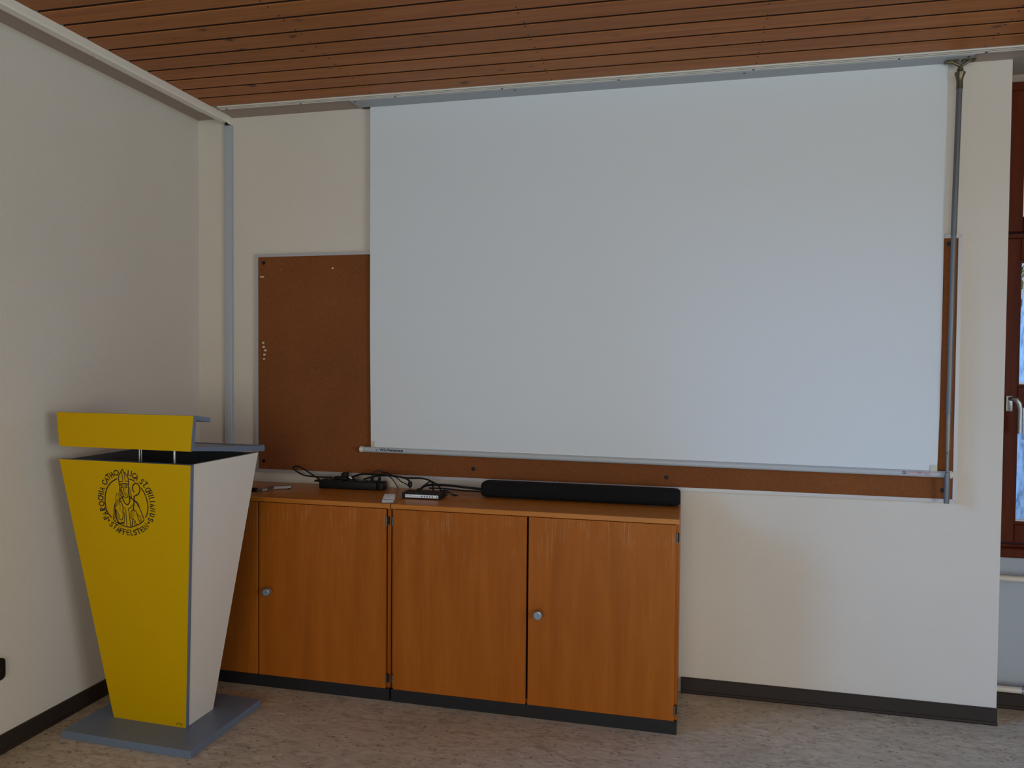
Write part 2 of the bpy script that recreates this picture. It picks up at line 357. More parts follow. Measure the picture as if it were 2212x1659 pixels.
# ceiling: plaster slab, boards of varnished pine below it, recessed edge left free round the walls
cbm = bmesh.new(); box(cbm, -0.2, W + 0.2, D - 0.2, 0.5, H + 0.022, H + 0.15); box(cbm, -0.2, W + 0.2, -0.182, 0.5, H, H + 0.022); box(cbm, -0.2, 0.204, D - 0.2, -0.182, H, H + 0.022)
ceil = struct('ceiling', cbm, PLASTER)
SK = 0.0093                                          # the boards run a hair out of line with the wall
Y0 = -0.181; PW = 0.1150
pitch_bm = bmesh.new()
hw = (PW - 0.0145) / 2
prof = [(-hw, 0.018), (-hw, 0.002), (-hw + 0.002, 0.0), (hw - 0.002, 0.0), (hw, 0.002), (hw, 0.018)]
prism(pitch_bm, prof, 0.0, W - 0.21, 0)
plank0 = link('plank', pitch_bm, PINE, ceil, loc=(0.206, Y0 - PW / 2, H - 0.001)); plank0.rotation_euler = (0, 0, SK)
plank0.data.materials.append(GROOVE)          # the flanks of each board, down in the joint, are coloured dark
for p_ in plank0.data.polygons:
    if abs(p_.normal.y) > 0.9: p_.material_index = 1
npl = int((-D - 0.2) / PW) - 1
for k in range(1, npl):
    o = plank0.copy(); COL.objects.link(o); o.parent = ceil; o.location = (0.206, Y0 - PW / 2 - k * PW, H - 0.001)
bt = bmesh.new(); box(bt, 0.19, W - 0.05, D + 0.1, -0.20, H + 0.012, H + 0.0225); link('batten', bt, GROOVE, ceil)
nb = bmesh.new()
for xb in (0.20 + 0.0, 1.058, 1.92, 2.795, 3.66, 4.53):
    if xb < 0.5: continue
    for k in range(22):
        for d in (-0.037, 0.037):
            cx = xb + random.uniform(-0.004, 0.004); cy = Y0 - PW / 2 - k * PW + d + SK * (cx - 0.206) + random.uniform(-0.006, 0.006)
            tube(nb, [(cx, cy, H - 0.0020), (cx, cy, H + 0.0010)], 0.0042, 6)
prop(link('nail_heads', nb, NAIL, ceil), 'dark nail heads in rows across the boards', kind='stuff')

# skirting
def skirting(name, segs, prt=None):
    bm = bmesh.new()
    for ax, a, b, base, sgn in segs:
        p = [(0, 0), (0.016, 0), (0.018, 0.006), (0.014, 0.012), (0.011, 0.014), (0.011, 0.066), (0.008, 0.0696), (0, 0.0696)]
        prism(bm, [(base + sgn * q[0], q[1]) for q in p], a, b, ax)
    return struct(name, bm, DARKSKIRT, prt)
skirting('baseboard_back', [(0, 2.52, XR, 0.0, -1)])
skirting('baseboard_left', [(1, D, -0.018, 0.0, 1)])
skirting('baseboard_niche', [(0, XR, W, RY, -1)])
struct('trim_1', B(XR, W, RY - 0.016, RY, 0.0696, 0.094, bev=0.002), WINWOOD)

# ------------------------------------------------------------------ window in the niche
win = bpy.data.objects.new('window_1', None); COL.objects.link(win); win['kind'] = 'structure'
def wbox(name, m, *boxes, parent=win, bev=0.003):
    bm = bmesh.new()
    for q in boxes: box(bm, *q, bev=bev, seg=1)
    return link(name, bm, m, parent)
WX1 = 5.02
def window_unit(x0, x1):
    y0, y1 = 0.155, 0.235
    wbox('frame', WINWOOD, (x0, x0 + 0.035, y0, y1, 0.68, 2.728), (x1 - 0.035, x1, y0, y1, 0.68, 2.728), (x0 + 0.035, x1 - 0.035, y0, y1, 2.69, 2.728), (x0 + 0.035, x1 - 0.035, y0, y1, 0.68, 0.735))
    wbox('transom', WINWOOD, (x0 + 0.035, x1 - 0.035, y0 + 0.012, y1, 2.060, 2.082))
    s = wbox('sash', WINWOOD, (x0 + 0.030, x0 + 0.088, y0 - 0.012, y0 + 0.05, 0.742, 2.056), (x1 - 0.088, x1 - 0.030, y0 - 0.012, y0 + 0.05, 0.742, 2.056),
             (x0 + 0.088, x1 - 0.088, y0 - 0.012, y0 + 0.05, 1.965, 2.056), (x0 + 0.088, x1 - 0.088, y0 - 0.012, y0 + 0.05, 0.742, 0.822), (x0 + 0.088, x1 - 0.088, y0 - 0.012, y0 + 0.05, 1.340, 1.418))
    for a, b in ((0.822, 1.340), (1.418, 1.965)):
        bd = bmesh.new()
        for q in ((x0 + 0.088, x1 - 0.088, y0 + 0.003, y0 + 0.016, a, a + 0.012), (x0 + 0.088, x1 - 0.088, y0 + 0.003, y0 + 0.016, b - 0.012, b),
                  (x0 + 0.088, x0 + 0.098, y0 + 0.003, y0 + 0.016, a + 0.012, b - 0.012), (x1 - 0.098, x1 - 0.088, y0 + 0.003, y0 + 0.016, a + 0.012, b - 0.012)): box(bd, *q)
        link('glazing_bead', bd, WINWOOD, s)
        link('pane', B(x0 + 0.088, x1 - 0.088, y0 + 0.017, y0 + 0.022, a, b), GLASS, s)
        sp = bmesh.new(); box(sp, x0 + 0.098, x1 - 0.098, y0 + 0.008, y0 + 0.016, a + 0.012, a + 0.020); link('spacer_bar', sp, ALU, s)
    t = wbox('top_light', WINWOOD, (x0 + 0.030, x0 + 0.093, y0 - 0.012, y0 + 0.05, 2.086, 2.686), (x1 - 0.093, x1 - 0.030, y0 - 0.012, y0 + 0.05, 2.086, 2.686),
             (x0 + 0.093, x1 - 0.093, y0 - 0.012, y0 + 0.05, 2.600, 2.686), (x0 + 0.093, x1 - 0.093, y0 - 0.012, y0 + 0.05, 2.086, 2.150))
    link('pane', B(x0 + 0.093, x1 - 0.093, y0 + 0.017, y0 + 0.022, 2.150, 2.600), GLASS, t)
    # lever handle
    hx = x0 + 0.058; hy = y0 - 0.012
    h = link('handle', box(bmesh.new(), hx - 0.016, hx + 0.010, hy - 0.011, hy, 1.312, 1.382, bev=0.004), STEEL, win)
    lv = T([(hx - 0.002, hy - 0.008, 1.368), (hx - 0.002, hy - 0.048, 1.368), (hx + 0.004, hy - 0.060, 1.366), (hx + 0.014, hy - 0.062, 1.350), (hx + 0.020, hy - 0.060, 1.325), (hx + 0.021, hy - 0.058, 1.222)], [0.009, 0.010, 0.011, 0.011, 0.010, 0.0095], 10)
    link('lever', lv, STEEL, h, smooth=True)
window_unit(XR + 0.014, WX1); window_unit(WX1, W - 0.05)
wbox('sill', WINWOOD, (XR, W, 0.125, 0.20, 0.6995 - 0.02, 0.722), bev=0.006)
link('filler', B(XR, XR + 0.014, 0.158, 0.235, 0.722, 2.728), WINWOOD, win)

# radiator and its pipes under the window
rad = thing('radiator', 'white panel radiator under the brown window, with cream pipes running into the pier', 'radiator', (4.06, 0.10, 0.10))
rb = bmesh.new(); box(rb, 0, 1.7, -0.02, 0.035, 0.0, 0.56, bev=0.008)
for i in range(34): box(rb, 0.03 + i * 0.049, 0.055 + i * 0.049, -0.026, -0.018, 0.03, 0.53, bev=0.003, seg=1)
link('radiator_panel', rb, RADM, rad)
for z, nm in ((0.497, 'upper'), (0.016, 'lower')):
    link('pipe', T([(XR - 4.06, 0.0, z), (-0.105, 0.0, z), (0.002, 0.0, z)], 0.0135, 12), PIPEM, rad, smooth=True)
    vb = bmesh.new(); tube(vb, [(-0.118, 0, z), (-0.112, 0, z), (-0.096, 0, z), (-0.09, 0, z)], [0.014, 0.019, 0.019, 0.014], 12)
    v = link('valve', vb, STEEL, rad, smooth=True)
    cb = bmesh.new(); tube(cb, [(-0.109, 0, z), (-0.1045, 0, z)], 0.0205, 12); tube(cb, [(-0.095, 0, z), (-0.07, 0, z)], 0.017, 12); link('collar', cb, BLACK, v, smooth=True)
link('bracket', B(0.4, 0.44, 0.03, RY - 0.102, 0.2, 0.26), STEEL, rad); link('bracket', B(1.3, 1.34, 0.03, RY - 0.102, 0.2, 0.26), STEEL, rad)

# ------------------------------------------------------------------ garden beyond the window
GZ = -0.35
struct('garden_ground', B(2.0, 26, 0.55, 30, GZ - 0.2, GZ), GRASS)
def trunk(name, label, x, y, r, h, m=BARK, lean=0.1):
    pts = []; rr = []
    for i in range(15):
        t = i / 14; pts.append((x + lean * t + 0.04 * math.sin(5 * t + x), y + 0.05 * math.sin(4 * t + y), GZ + h * t)); rr.append(r * (1.35 - 0.35 * min(1, t * 6)) * (1 - 0.5 * t))
    root = thing(name, label, 'tree', (x, y, GZ)); 
    bm = bmesh.new(); tube(bm, [(a - x, b - y, c - GZ) for a, b, c in pts], rr, 14)
    o = link('trunk', bm, m, root, smooth=True)
    for k in range(6):
        a = random.uniform(0, 2 * PI); t = random.uniform(0.5, 0.92); i = int(t * 14); p = Vector(pts[i]) - Vector((x, y, GZ)); q = p + Vector((math.cos(a) * 0.9, math.sin(a) * 0.9, 0.8))
        link('branch', T([p, (p + q) / 2 + Vector((0, 0, -0.08)), q], [rr[i] * 0.45, rr[i] * 0.3, rr[i] * 0.12], 7), m, root, smooth=True)
    return root
trunk('garden_tree', 'thick pale blue-grey tree trunk close behind the window glass', 5.05, 2.9, 0.20, 6.0)
trunk('garden_tree', 'dark slim trunk left of the pale one, seen in the lower pane', 5.55, 4.9, 0.07, 5.5, HEDGE_BARK, 0.0)
def leaves(name, label, x, y, z0, sx, sy, sz, n, s=0.07):
    root = thing(name, label, 'bush', (x, y, GZ)); bm = bmesh.new()
    for _ in range(n):
        while True:
            u = Vector((random.uniform(-1, 1), random.uniform(-1, 1), random.uniform(-1, 1)))
            if u.length < 1: break
        c = Vector((u.x * sx, u.y * sy, z0 + sz + u.z * sz)); R_ = Matrix.Rotation(random.uniform(0, 6.3), 3, 'Z') @ Matrix.Rotation(random.uniform(-1.2, 1.2), 3, 'X'); q = s * random.uniform(0.6, 1.2)
        vv = [bm.verts.new(c + R_ @ Vector(p)) for p in ((-q * 0.5, 0, 0), (0, -q, 0), (q * 0.5, 0, 0.1 * q), (0, q, 0))]; bm.faces.new(vv)
    prop(link('foliage', bm, LEAF, root), kind='stuff')
    for k in range(5):
        a = 2 * PI * k / 5; link('stem', T([(0, 0, 0), (math.cos(a) * sx * 0.4, math.sin(a) * sy * 0.4, z0 + sz)], [0.03, 0.012], 6), HEDGE_BARK, root)
leaves('garden_shrub', 'low green and rust-coloured shrub at the foot of the pale trunk, outside the window', 6.6, 5.2, 0.0, 0.9, 0.7, 0.75, 1500)
leaves('garden_shrub', 'tall reddish autumn shrub farther off, seen in the upper pane of the window', 7.0, 9.0, 0.2, 1.7, 1.2, 1.9, 2500, 0.10)

# ------------------------------------------------------------------ curtain rails and cable ducts under the ceiling
def rail_profile(w, h, n=3):
    """underside with n grooves; coordinates (across, z down from 0)"""
    p = [(0, 0), (0, -h)]; s = w / n
    for i in range(n):
        a = i * s; b = a + s
        if i: p += [(a + 0.0012, -h)]
        p += [(b - 0.0012, -h)] if i == n - 1 else [(b - 0.0036, -h), (b - 0.0036, -h * 0.12), (b, -h * 0.12)]
    p += [(w, -h), (w, 0)]
    q = []
    for a in p:
        if not q or (abs(a[0] - q[-1][0]) + abs(a[1] - q[-1][1])) > 1e-6: q.append(a)
    return q
RP = [(0, 0), (0, -0.0045), (0.0075, -0.0050), (0.0075, -0.0030), (0.0105, -0.0030), (0.0105, -0.0060), (0.0195, -0.0065), (0.0195, -0.0045), (0.0225, -0.0045), (0.0225, -0.0075), (0.034, -0.0080), (0.034, 0)]
rb_ = bmesh.new(); prism(rb_, RP, 0.0, W - 0.26, 0)
r1 = link('curtain_rail', rb_, DUCTW, loc=(0.236, -0.183, H - 0.001)); r1.rotation_euler = (0, 0, SK)
prop(r1, 'long cream triple-groove curtain rail along the ceiling edge above the white screen', 'curtain rail', 'cream curtain rails')
for x in (0.035, 0.44, 0.93, 1.45, 1.98, 2.55, 3.12, 3.44): link('screw', T([(x, 0.028, -0.0092), (x, 0.028, -0.0078)], 0.005, 8), NAIL, r1)
for y_ in (0.0077, 0.0197):  # dark strips painted in as the shade inside the rail grooves
    z_s = -0.0040 if y_ < 0.01 else -0.0055
    link('slot_shade', B(0.001, W - 0.262, y_ - 0.0006, y_ + 0.0034, z_s - 0.0012, z_s + 0.0015), plain('slot_shade_brown', (0.12, 0.10, 0.08), 0.8), r1)
RP2 = [(0.038, 0), (0.038, -0.010), (0.026, -0.012), (0.026, -0.009), (0.0235, -0.009), (0.0235, -0.012), (0.012, -0.012), (0.012, -0.009), (0.0095, -0.009), (0.0095, -0.012), (0, -0.012), (0, 0)]
rb_ = bmesh.new(); prism(rb_, RP2, D + 0.1, -0.145, 1)
r2 = link('curtain_rail', rb_, DUCTW, loc=(0.1175, 0, H)); prop(r2, 'cream curtain rail beside the left wall, ending short of the corner', 'curtain rail', 'cream curtain rails')
for y in (-0.33, -0.86, -1.4): link('screw', T([(0.010, y, -0.0132), (0.010, y, -0.0118)], 0.005, 8), NAIL, r2)
duct = thing('cable_duct', 'wide cream cable duct running along the ceiling edge to the back wall', 'cable duct', (0.1585, 0, H))
db_ = bmesh.new(); prism(db_, [(0, 0), (0, -0.026), (0.004, -0.032), (0.040, -0.034), (0.046, -0.028), (0.0475, -0.010), (0.0475, 0)], D + 0.1, -0.040, 1); link('duct_body', db_, DUCTW, duct, smooth=20)
db_ = bmesh.new(); box(db_, 0.040, 0.0475, -0.040, -0.0005, -0.040, 0, bev=0.0015, seg=1); box(db_, 0.006, 0.0402, -0.0405, -0.0005, -0.012, 0); link('duct_end', db_, DUCTW, duct)
link('duct_opening_shade', B(0.011, 0.040, -0.022, -0.0005, -0.042, -0.012), SHADE_LEAF, duct)  # solid black block painting the darkness inside the open duct end
vd = thing('wall_duct', 'narrow blue-grey cable duct standing upright on the back wall beside the corner', 'cable duct', (0.1655, 0, 0.882))
link('duct_body', B(0, 0.0405, -0.0205, 0, 0, H - 0.042 - 0.882, bev=0.0015, seg=1), DUCTG, vd)
link('duct_cover', B(0.004, 0.031, -0.0225, -0.020, 0, H - 0.046 - 0.882, bev=0.001, seg=1), DUCTG, vd)

# ------------------------------------------------------------------ cork board
bx1, bx2, bz1, bz2 = 0.3465, 3.6377, 0.9305, 2.0554
cb = thing('cork_board', 'wide brown cork board in an aluminium frame, mostly hidden by the white screen', 'pinboard', (bx1, 0, bz1))
BWD, BHT = bx2 - bx1, bz2 - bz1
link('cork_panel', B(0.008, BWD - 0.008, -0.0165, 0, 0.008, BHT - 0.008), CORK, cb)
fw = 0.015
def frame_bar(p):
    bm = bmesh.new(); hexa(bm, [(a, 0.0, b) for a, b in p] + [(a, -0.0205, b) for a, b in p]); link('frame_rail', bm, ALU, cb)
frame_bar([(0, 0), (BWD, 0), (BWD - fw, fw), (fw, fw)]); frame_bar([(fw, BHT - fw), (BWD - fw, BHT - fw), (BWD, BHT), (0, BHT)])
frame_bar([(0, 0.001), (fw, fw + 0.001), (fw, BHT - fw - 0.001), (0, BHT - 0.001)]); frame_bar([(BWD - fw, fw + 0.001), (BWD, 0.001), (BWD, BHT - 0.001), (BWD - fw, BHT - fw - 0.001)])
for x, z in ((0.392, 2.011), (0.392, 0.986), (1.525, 0.990), (2.443, 0.989), (3.586, 0.982), (3.589, 2.016)):
    bm = bmesh.new(); tube(bm, [(x - bx1, -0.0160, z - bz1), (x - bx1, -0.0185, z - bz1), (x - bx1, -0.0192, z - bz1)], [0.0098, 0.0098, 0.006], 14); link('screw_cap', bm, BLACK, cb, smooth=True)
pins = [(0.381, 1.939, 1, 'left one of two touching ivory pins near the cork board top left corner'), (0.391, 1.938, 1, 'right one of two touching ivory pins near the cork board top left corner'),
        (0.495, 1.977, 0, 'dull bronze pin alone near the top edge of the cork board'), (0.782, 1.975, 1, 'pale pin near the cork board top, closest to the screen edge'),
        (0.392, 1.599, 2, 'topmost ivory pin of the vertical cluster at the left edge of the cork board'), (0.395, 1.577, 2, 'ivory pin second from the top in the vertical cluster on the cork board'),
        (0.405, 1.560, 2, 'ivory pin standing farthest right in the vertical cluster on the cork board'), (0.399, 1.538, 2, 'ivory pin just above the two bronze ones at the bottom of the cluster'),
        (0.381, 1.519, 0, 'small bronze pin at the bottom left of the vertical cluster on the cork board'), (0.397, 1.516, 1, 'small pale bronze pin at the bottom right of the vertical cluster on the cork board')]
for i, (x, z, k, lb) in enumerate(pins):
    r = (0.0035, 0.0045, 0.0055)[k]
    t = thing('push_pin', lb, 'pin', (x, -0.0165, z), group='pins stuck in the cork board')
    bm = bmesh.new(); tube(bm, [(0, 0, 0), (0, -0.002, 0), (0, -0.006, 0), (0, -0.009, 0), (0, -0.0105, 0)], [r * 0.8, r, r * 0.6, r, r * 0.5], 10); link('pin_head', bm, PINB if k == 0 else PINW, t, smooth=True)

# ------------------------------------------------------------------ projection screen
scr = thing('projection_screen', 'large white roll-down projection screen hanging in front of the cork board', 'screen', (0, 0, H))
def ybk(x): return SK * (x - 0.94)
hb = bmesh.new()
xa, xb = 0.940, 3.640
p = [(xa - 0.010, -0.1415), (xb, -0.1415 + SK * 2.7), (xb - 0.005, -0.043 + SK * 2.7), (xa - 0.004, -0.043)]
hexa(hb, [(a, b, -0.012) for a, b in p] + [(a, b, -0.0) for a, b in p])
bmesh.ops.bevel(hb, geom=[e for e in hb.edges if all(v.co.z < -0.01 for v in e.verts)], offset=0.0025, segments=2, affect='EDGES')
hs = link('housing', hb, HOUSING, scr)
for x, y in ((0.950, -0.128), (1.74, -0.118), (2.75, -0.108), (3.62, -0.100)):
    link('screw', T([(x, y, -0.0130), (x, y, -0.0118)], 0.0052, 8), NAIL, hs)
lp_ = bmesh.new(); box(lp_, 0.945, 3.60, -0.042, -0.020, -0.010, 0.0); link('roller_slot_shade', lp_, SHADE_LEAF, scr)  # black strip painted in as the dark of the hollow behind the housing
TZ0, TZ1 = 1.069 - H, 1.0515 - H
def tz(x): return TZ0 + (TZ1 - TZ0) * (x - 0.945) / (3.613 - 0.945)
fb = bmesh.new(); nx, nz = 40, 30; grid = []
for j in range(nz + 1):
    row = []
    for i in range(nx + 1):
        u = i / nx; v = j / nz
        xl = 0.991 + 0.005 * v + 0.004 * max(0, v - 0.8) * 5; xr = 3.5635 - 0.0035 * v - 0.004 * max(0, v - 0.85) * 6
        x = xl + (xr - xl) * u; zb = tz(x) + 0.009; z = -0.006 + (zb + 0.006) * v
        y = -0.0385 + 0.0015 * math.sin(v * 17 + u * 1.5) * v + 0.0012 * math.sin(v * 9 - u * 2.2) - 0.002 * math.sin(PI * v)
        row.append(fb.verts.new((x, y, z)))
    grid.append(row)
for j in range(nz):
    for i in range(nx): fb.faces.new([grid[j][i], grid[j][i + 1], grid[j + 1][i + 1], grid[j + 1][i]])
fab = link('fabric', fb, SCREENF, scr, smooth=True)
TY = -0.0365; TR = 0.0145
rail = link('weight_bar', T([(0.950, TY, tz(0.95)), (3.594, TY, tz(3.594))], TR, 24), TUBE, scr, smooth=True)
link('end_cap', T([(0.940, TY, tz(0.94)), (0.943, TY, tz(0.943)), (0.960, TY, tz(0.96))], [0.011, 0.0152, 0.0152], 18), CAPW, scr, smooth=True)
link('end_cap', T([(3.590, TY, tz(3.59)), (3.612, TY, tz(3.612)), (3.616, TY, tz(3.616))], [0.0165, 0.0165, 0.012], 18), CAPW, scr, smooth=True)
for x0, x1, zz in ((1.004, 1.020, 0.033), (3.529, 3.5555, 0.028)):
    zb = tz((x0 + x1) / 2); bm = bmesh.new(); box(bm, x0, x1, -0.0440, -0.0432, zb + 0.012, zb + 0.010 + zz); link('corner_tape', bm, TAPE, scr)
def wrap(x, h, rr=TR + 0.0006, mid=0.16):
    """put a flat (x, height) print on the front of the tube; mid = angle of its centre line above horizontal"""
    a = mid + h / TR; return (x, TY - rr * math.cos(a), tz(x) + rr * math.sin(a))
def patch(name, m, x0, x1, h0, h1, parent, rr=TR + 0.0004):
    bm = bmesh.new(); n = 8; rows = [[bm.verts.new(wrap(x, h0 + (h1 - h0) * i / n, rr)) for i in range(n + 1)] for x in (x0, x1)]
    for i in range(n): bm.faces.new([rows[0][i], rows[1][i], rows[1][i + 1], rows[0][i + 1]])
    return link(name, bm, m, parent)
def text_mesh(s, size):
    c = bpy.data.curves.new('t', 'FONT'); c.body = s; c.size = size; c.resolution_u = 3
    o = bpy.data.objects.new('t', c); COL.objects.link(o); dg = bpy.context.evaluated_depsgraph_get(); me = bpy.data.meshes.new_from_object(o.evaluated_get(dg))
    bpy.data.objects.remove(o); bpy.data.curves.remove(c)
    bm = bmesh.new(); bm.from_mesh(me); bpy.data.meshes.remove(me)
    bmesh.ops.triangulate(bm, faces=bm.faces); bmesh.ops.subdivide_edges(bm, edges=[e_ for e_ in bm.edges if e_.calc_length() > size * 0.12], cuts=3, use_grid_fill=True)
    bmesh.ops.triangulate(bm, faces=bm.faces); return bm
def tube_text(s, x0, width, size, bold=0.0004):
    bm = text_mesh(s, size); xs = [v.co.x for v in bm.verts]; k = width / (max(xs) - min(xs)); mn = min(xs)
    base = bmesh.new()
    for dx, dh in ((0, 0), (bold, 0), (-bold, 0), (0, bold), (0, -bold)):
        mp = {v: base.verts.new(wrap(x0 + (v.co.x - mn) * k + dx, v.co.y - size * 0.33 + dh, TR + 0.0008 + 0.00004 * (dx + 2 * dh) / bold)) for v in bm.verts}
        for f in bm.faces: base.faces.new([mp[v] for v in f.verts])
    bm.free(); return base
lab = patch('sticker', LABELW, 1.018, 1.182, -0.0095, 0.0085, rail)
prop(lab, 'pale sticker printed in dark blue at the left end of the bar')
link('lettering', tube_text('WS-Pestalozzi', 1.0515, 0.1225, 0.0175, 0.0008), BLUEINK, rail)
om = bmesh.new()
def ribbon(bm, P, w, f):
    n = len(P); L, R_ = [], []
    for i in range(n):
        a = Vector(P[max(i - 1, 0)]); b = Vector(P[min(i + 1, n - 1)]); d = (b - a)
        if d.length < 1e-9: d = Vector((1, 0))
        d.normalize(); q = Vector((-d.y, d.x)) * (w / 2); e = d * (w / 2) * (-1 if i == 0 else (1 if i == n - 1 else 0)); c = Vector(P[i]) + e
        L.append(bm.verts.new(f(*(c + q)))); R_.append(bm.verts.new(f(*(c - q))))
    for i in range(n - 1): bm.faces.new([L[i], L[i + 1], R_[i + 1], R_[i]])
for cx_ in (1.0335, 1.0400):
    P = [(cx_ + 0.0034 * math.cos(a), -0.0005 + 0.0040 * math.sin(a)) for a in [math.radians(q) for q in range(-220, 41, 20)]]
    ribbon(om, P, 0.0019, lambda x, h: wrap(x, h, TR + 0.0009))
link('logo', om, BLUEINK, rail)
prop(patch('sticker', LABELW, 3.418, 3.436, -0.0105, 0.0085, rail), 'small pale sticker with a blue double ring logo at the right end of the bar')
om = bmesh.new()
for cx_ in (3.4235, 3.4310):
    P = [(cx_ + 0.0040 * math.cos(math.radians(q)), -0.0005 + 0.0048 * math.sin(math.radians(q))) for q in range(0, 361, 24)]
    ribbon(om, P, 0.0026, lambda x, h: wrap(x, h, TR + 0.0009))
link('logo', om, BLUEINK, rail)
prop(patch('sticker', plain('pink_label', (0.50, 0.43, 0.46), 0.5), 3.440, 3.532, -0.0100, 0.0080, rail), 'faded pinkish label beside the logo at the right end of the bar')
for a, b, c, d, m in ((3.444, 3.474, 0.003, 0.0045, LABELR), (3.444, 3.472, 0.000, 0.001, LABELR), (3.476, 3.496, 0.001, 0.006, LABELR), (3.476, 3.496, -0.003, -0.0015, LABELR), (3.500, 3.530, 0.002, 0.003, GREYINK), (3.508, 3.524, -0.006, -0.0045, GREYINK), (3.500, 3.530, -0.001, 0.0, LABELR)):
    patch('print_line', m, a, b, c, d, rail, TR + 0.0008)

# crank rod hanging from its bracket at the right end
rod = thing('crank_rod', 'thin grey telescopic crank rod hanging at the right of the white screen', 'rod', (3.5985, -0.068, H))
z_ = lambda z: z - H
link('tube_upper', T([(0, 0, z_(2.652)), (-0.009, 0, z_(2.05))], 0.0112, 14), RODG, rod, smooth=True)
link('tube_middle', T([(-0.0089, 0, z_(2.06)), (-0.0120, 0, z_(1.305))], 0.0098, 14), RODG, rod, smooth=True)
link('tube_grip', T([(-0.0120, 0, z_(1.310)), (-0.0120, 0, z_(1.150))], 0.0082, 14), RODL, rod, smooth=True)
link('tube_lower', T([(-0.0120, 0, z_(1.152)), (-0.0122, 0, z_(1.045))], 0.0062, 12), RODL, rod, smooth=True)
link('joint', T([(-0.0120, 0, z_(1.160)), (-0.0120, 0, z_(1.140))], 0.0072, 12), RODG, rod, smooth=True)
for dx_, zz_ in ((0.004, 1.158), (-0.004, 1.147), (-0.004, 1.064)): link('pin_hole', T([(-0.0120 + dx_, -0.010, z_(zz_)), (-0.0120 + dx_, 0.0, z_(zz_))], 0.0018, 8), NAIL, rod)
link('crank_end', T([(-0.0120, 0, z_(1.068)), (-0.0122, 0, z_(1.045)), (-0.0128, 0, z_(0.935))], [0.008, 0.0105, 0.0105], 14), RODG, rod, smooth=True)
link('socket', T([(0, 0, z_(2.640)), (0, 0, z_(2.672)), (0, 0, z_(2.688)), (0.001, 0, z_(2.705)), (0.001, 0, z_(2.709))], [0.0125, 0.0118, 0.0145, 0.0205, 0.017], 14), BRASS, rod, smooth=True)
kn = bmesh.new(); tube(kn, [(0, 0, z_(2.700)), (0.002, 0, z_(2.738))], 0.0085, 10); tube(kn, [(0.001, 0, z_(2.716)), (0.001, 0, z_(2.722))], 0.012, 10); link('swivel', kn, BRASS, rod, smooth=True)
br = bmesh.new()
for s in (-1, 1):
    tube(br, [(0.002, 0, z_(2.733)), (0.014 * s, -0.006, z_(2.738)), (0.034 * s, -0.008, z_(2.750)), (0.050 * s, -0.004, z_(2.748))], [0.006, 0.0062, 0.0055, 0.004], 8)
    box(br, min(0.008 * s, 0.056 * s), max(0.008 * s, 0.056 * s), -0.014, 0.014, z_(2.7500), z_(2.7565))
prop(link('bracket', br, BRASS, scr, loc=(3.5985, -0.068, 0)), 'bronze wing-shaped bracket')

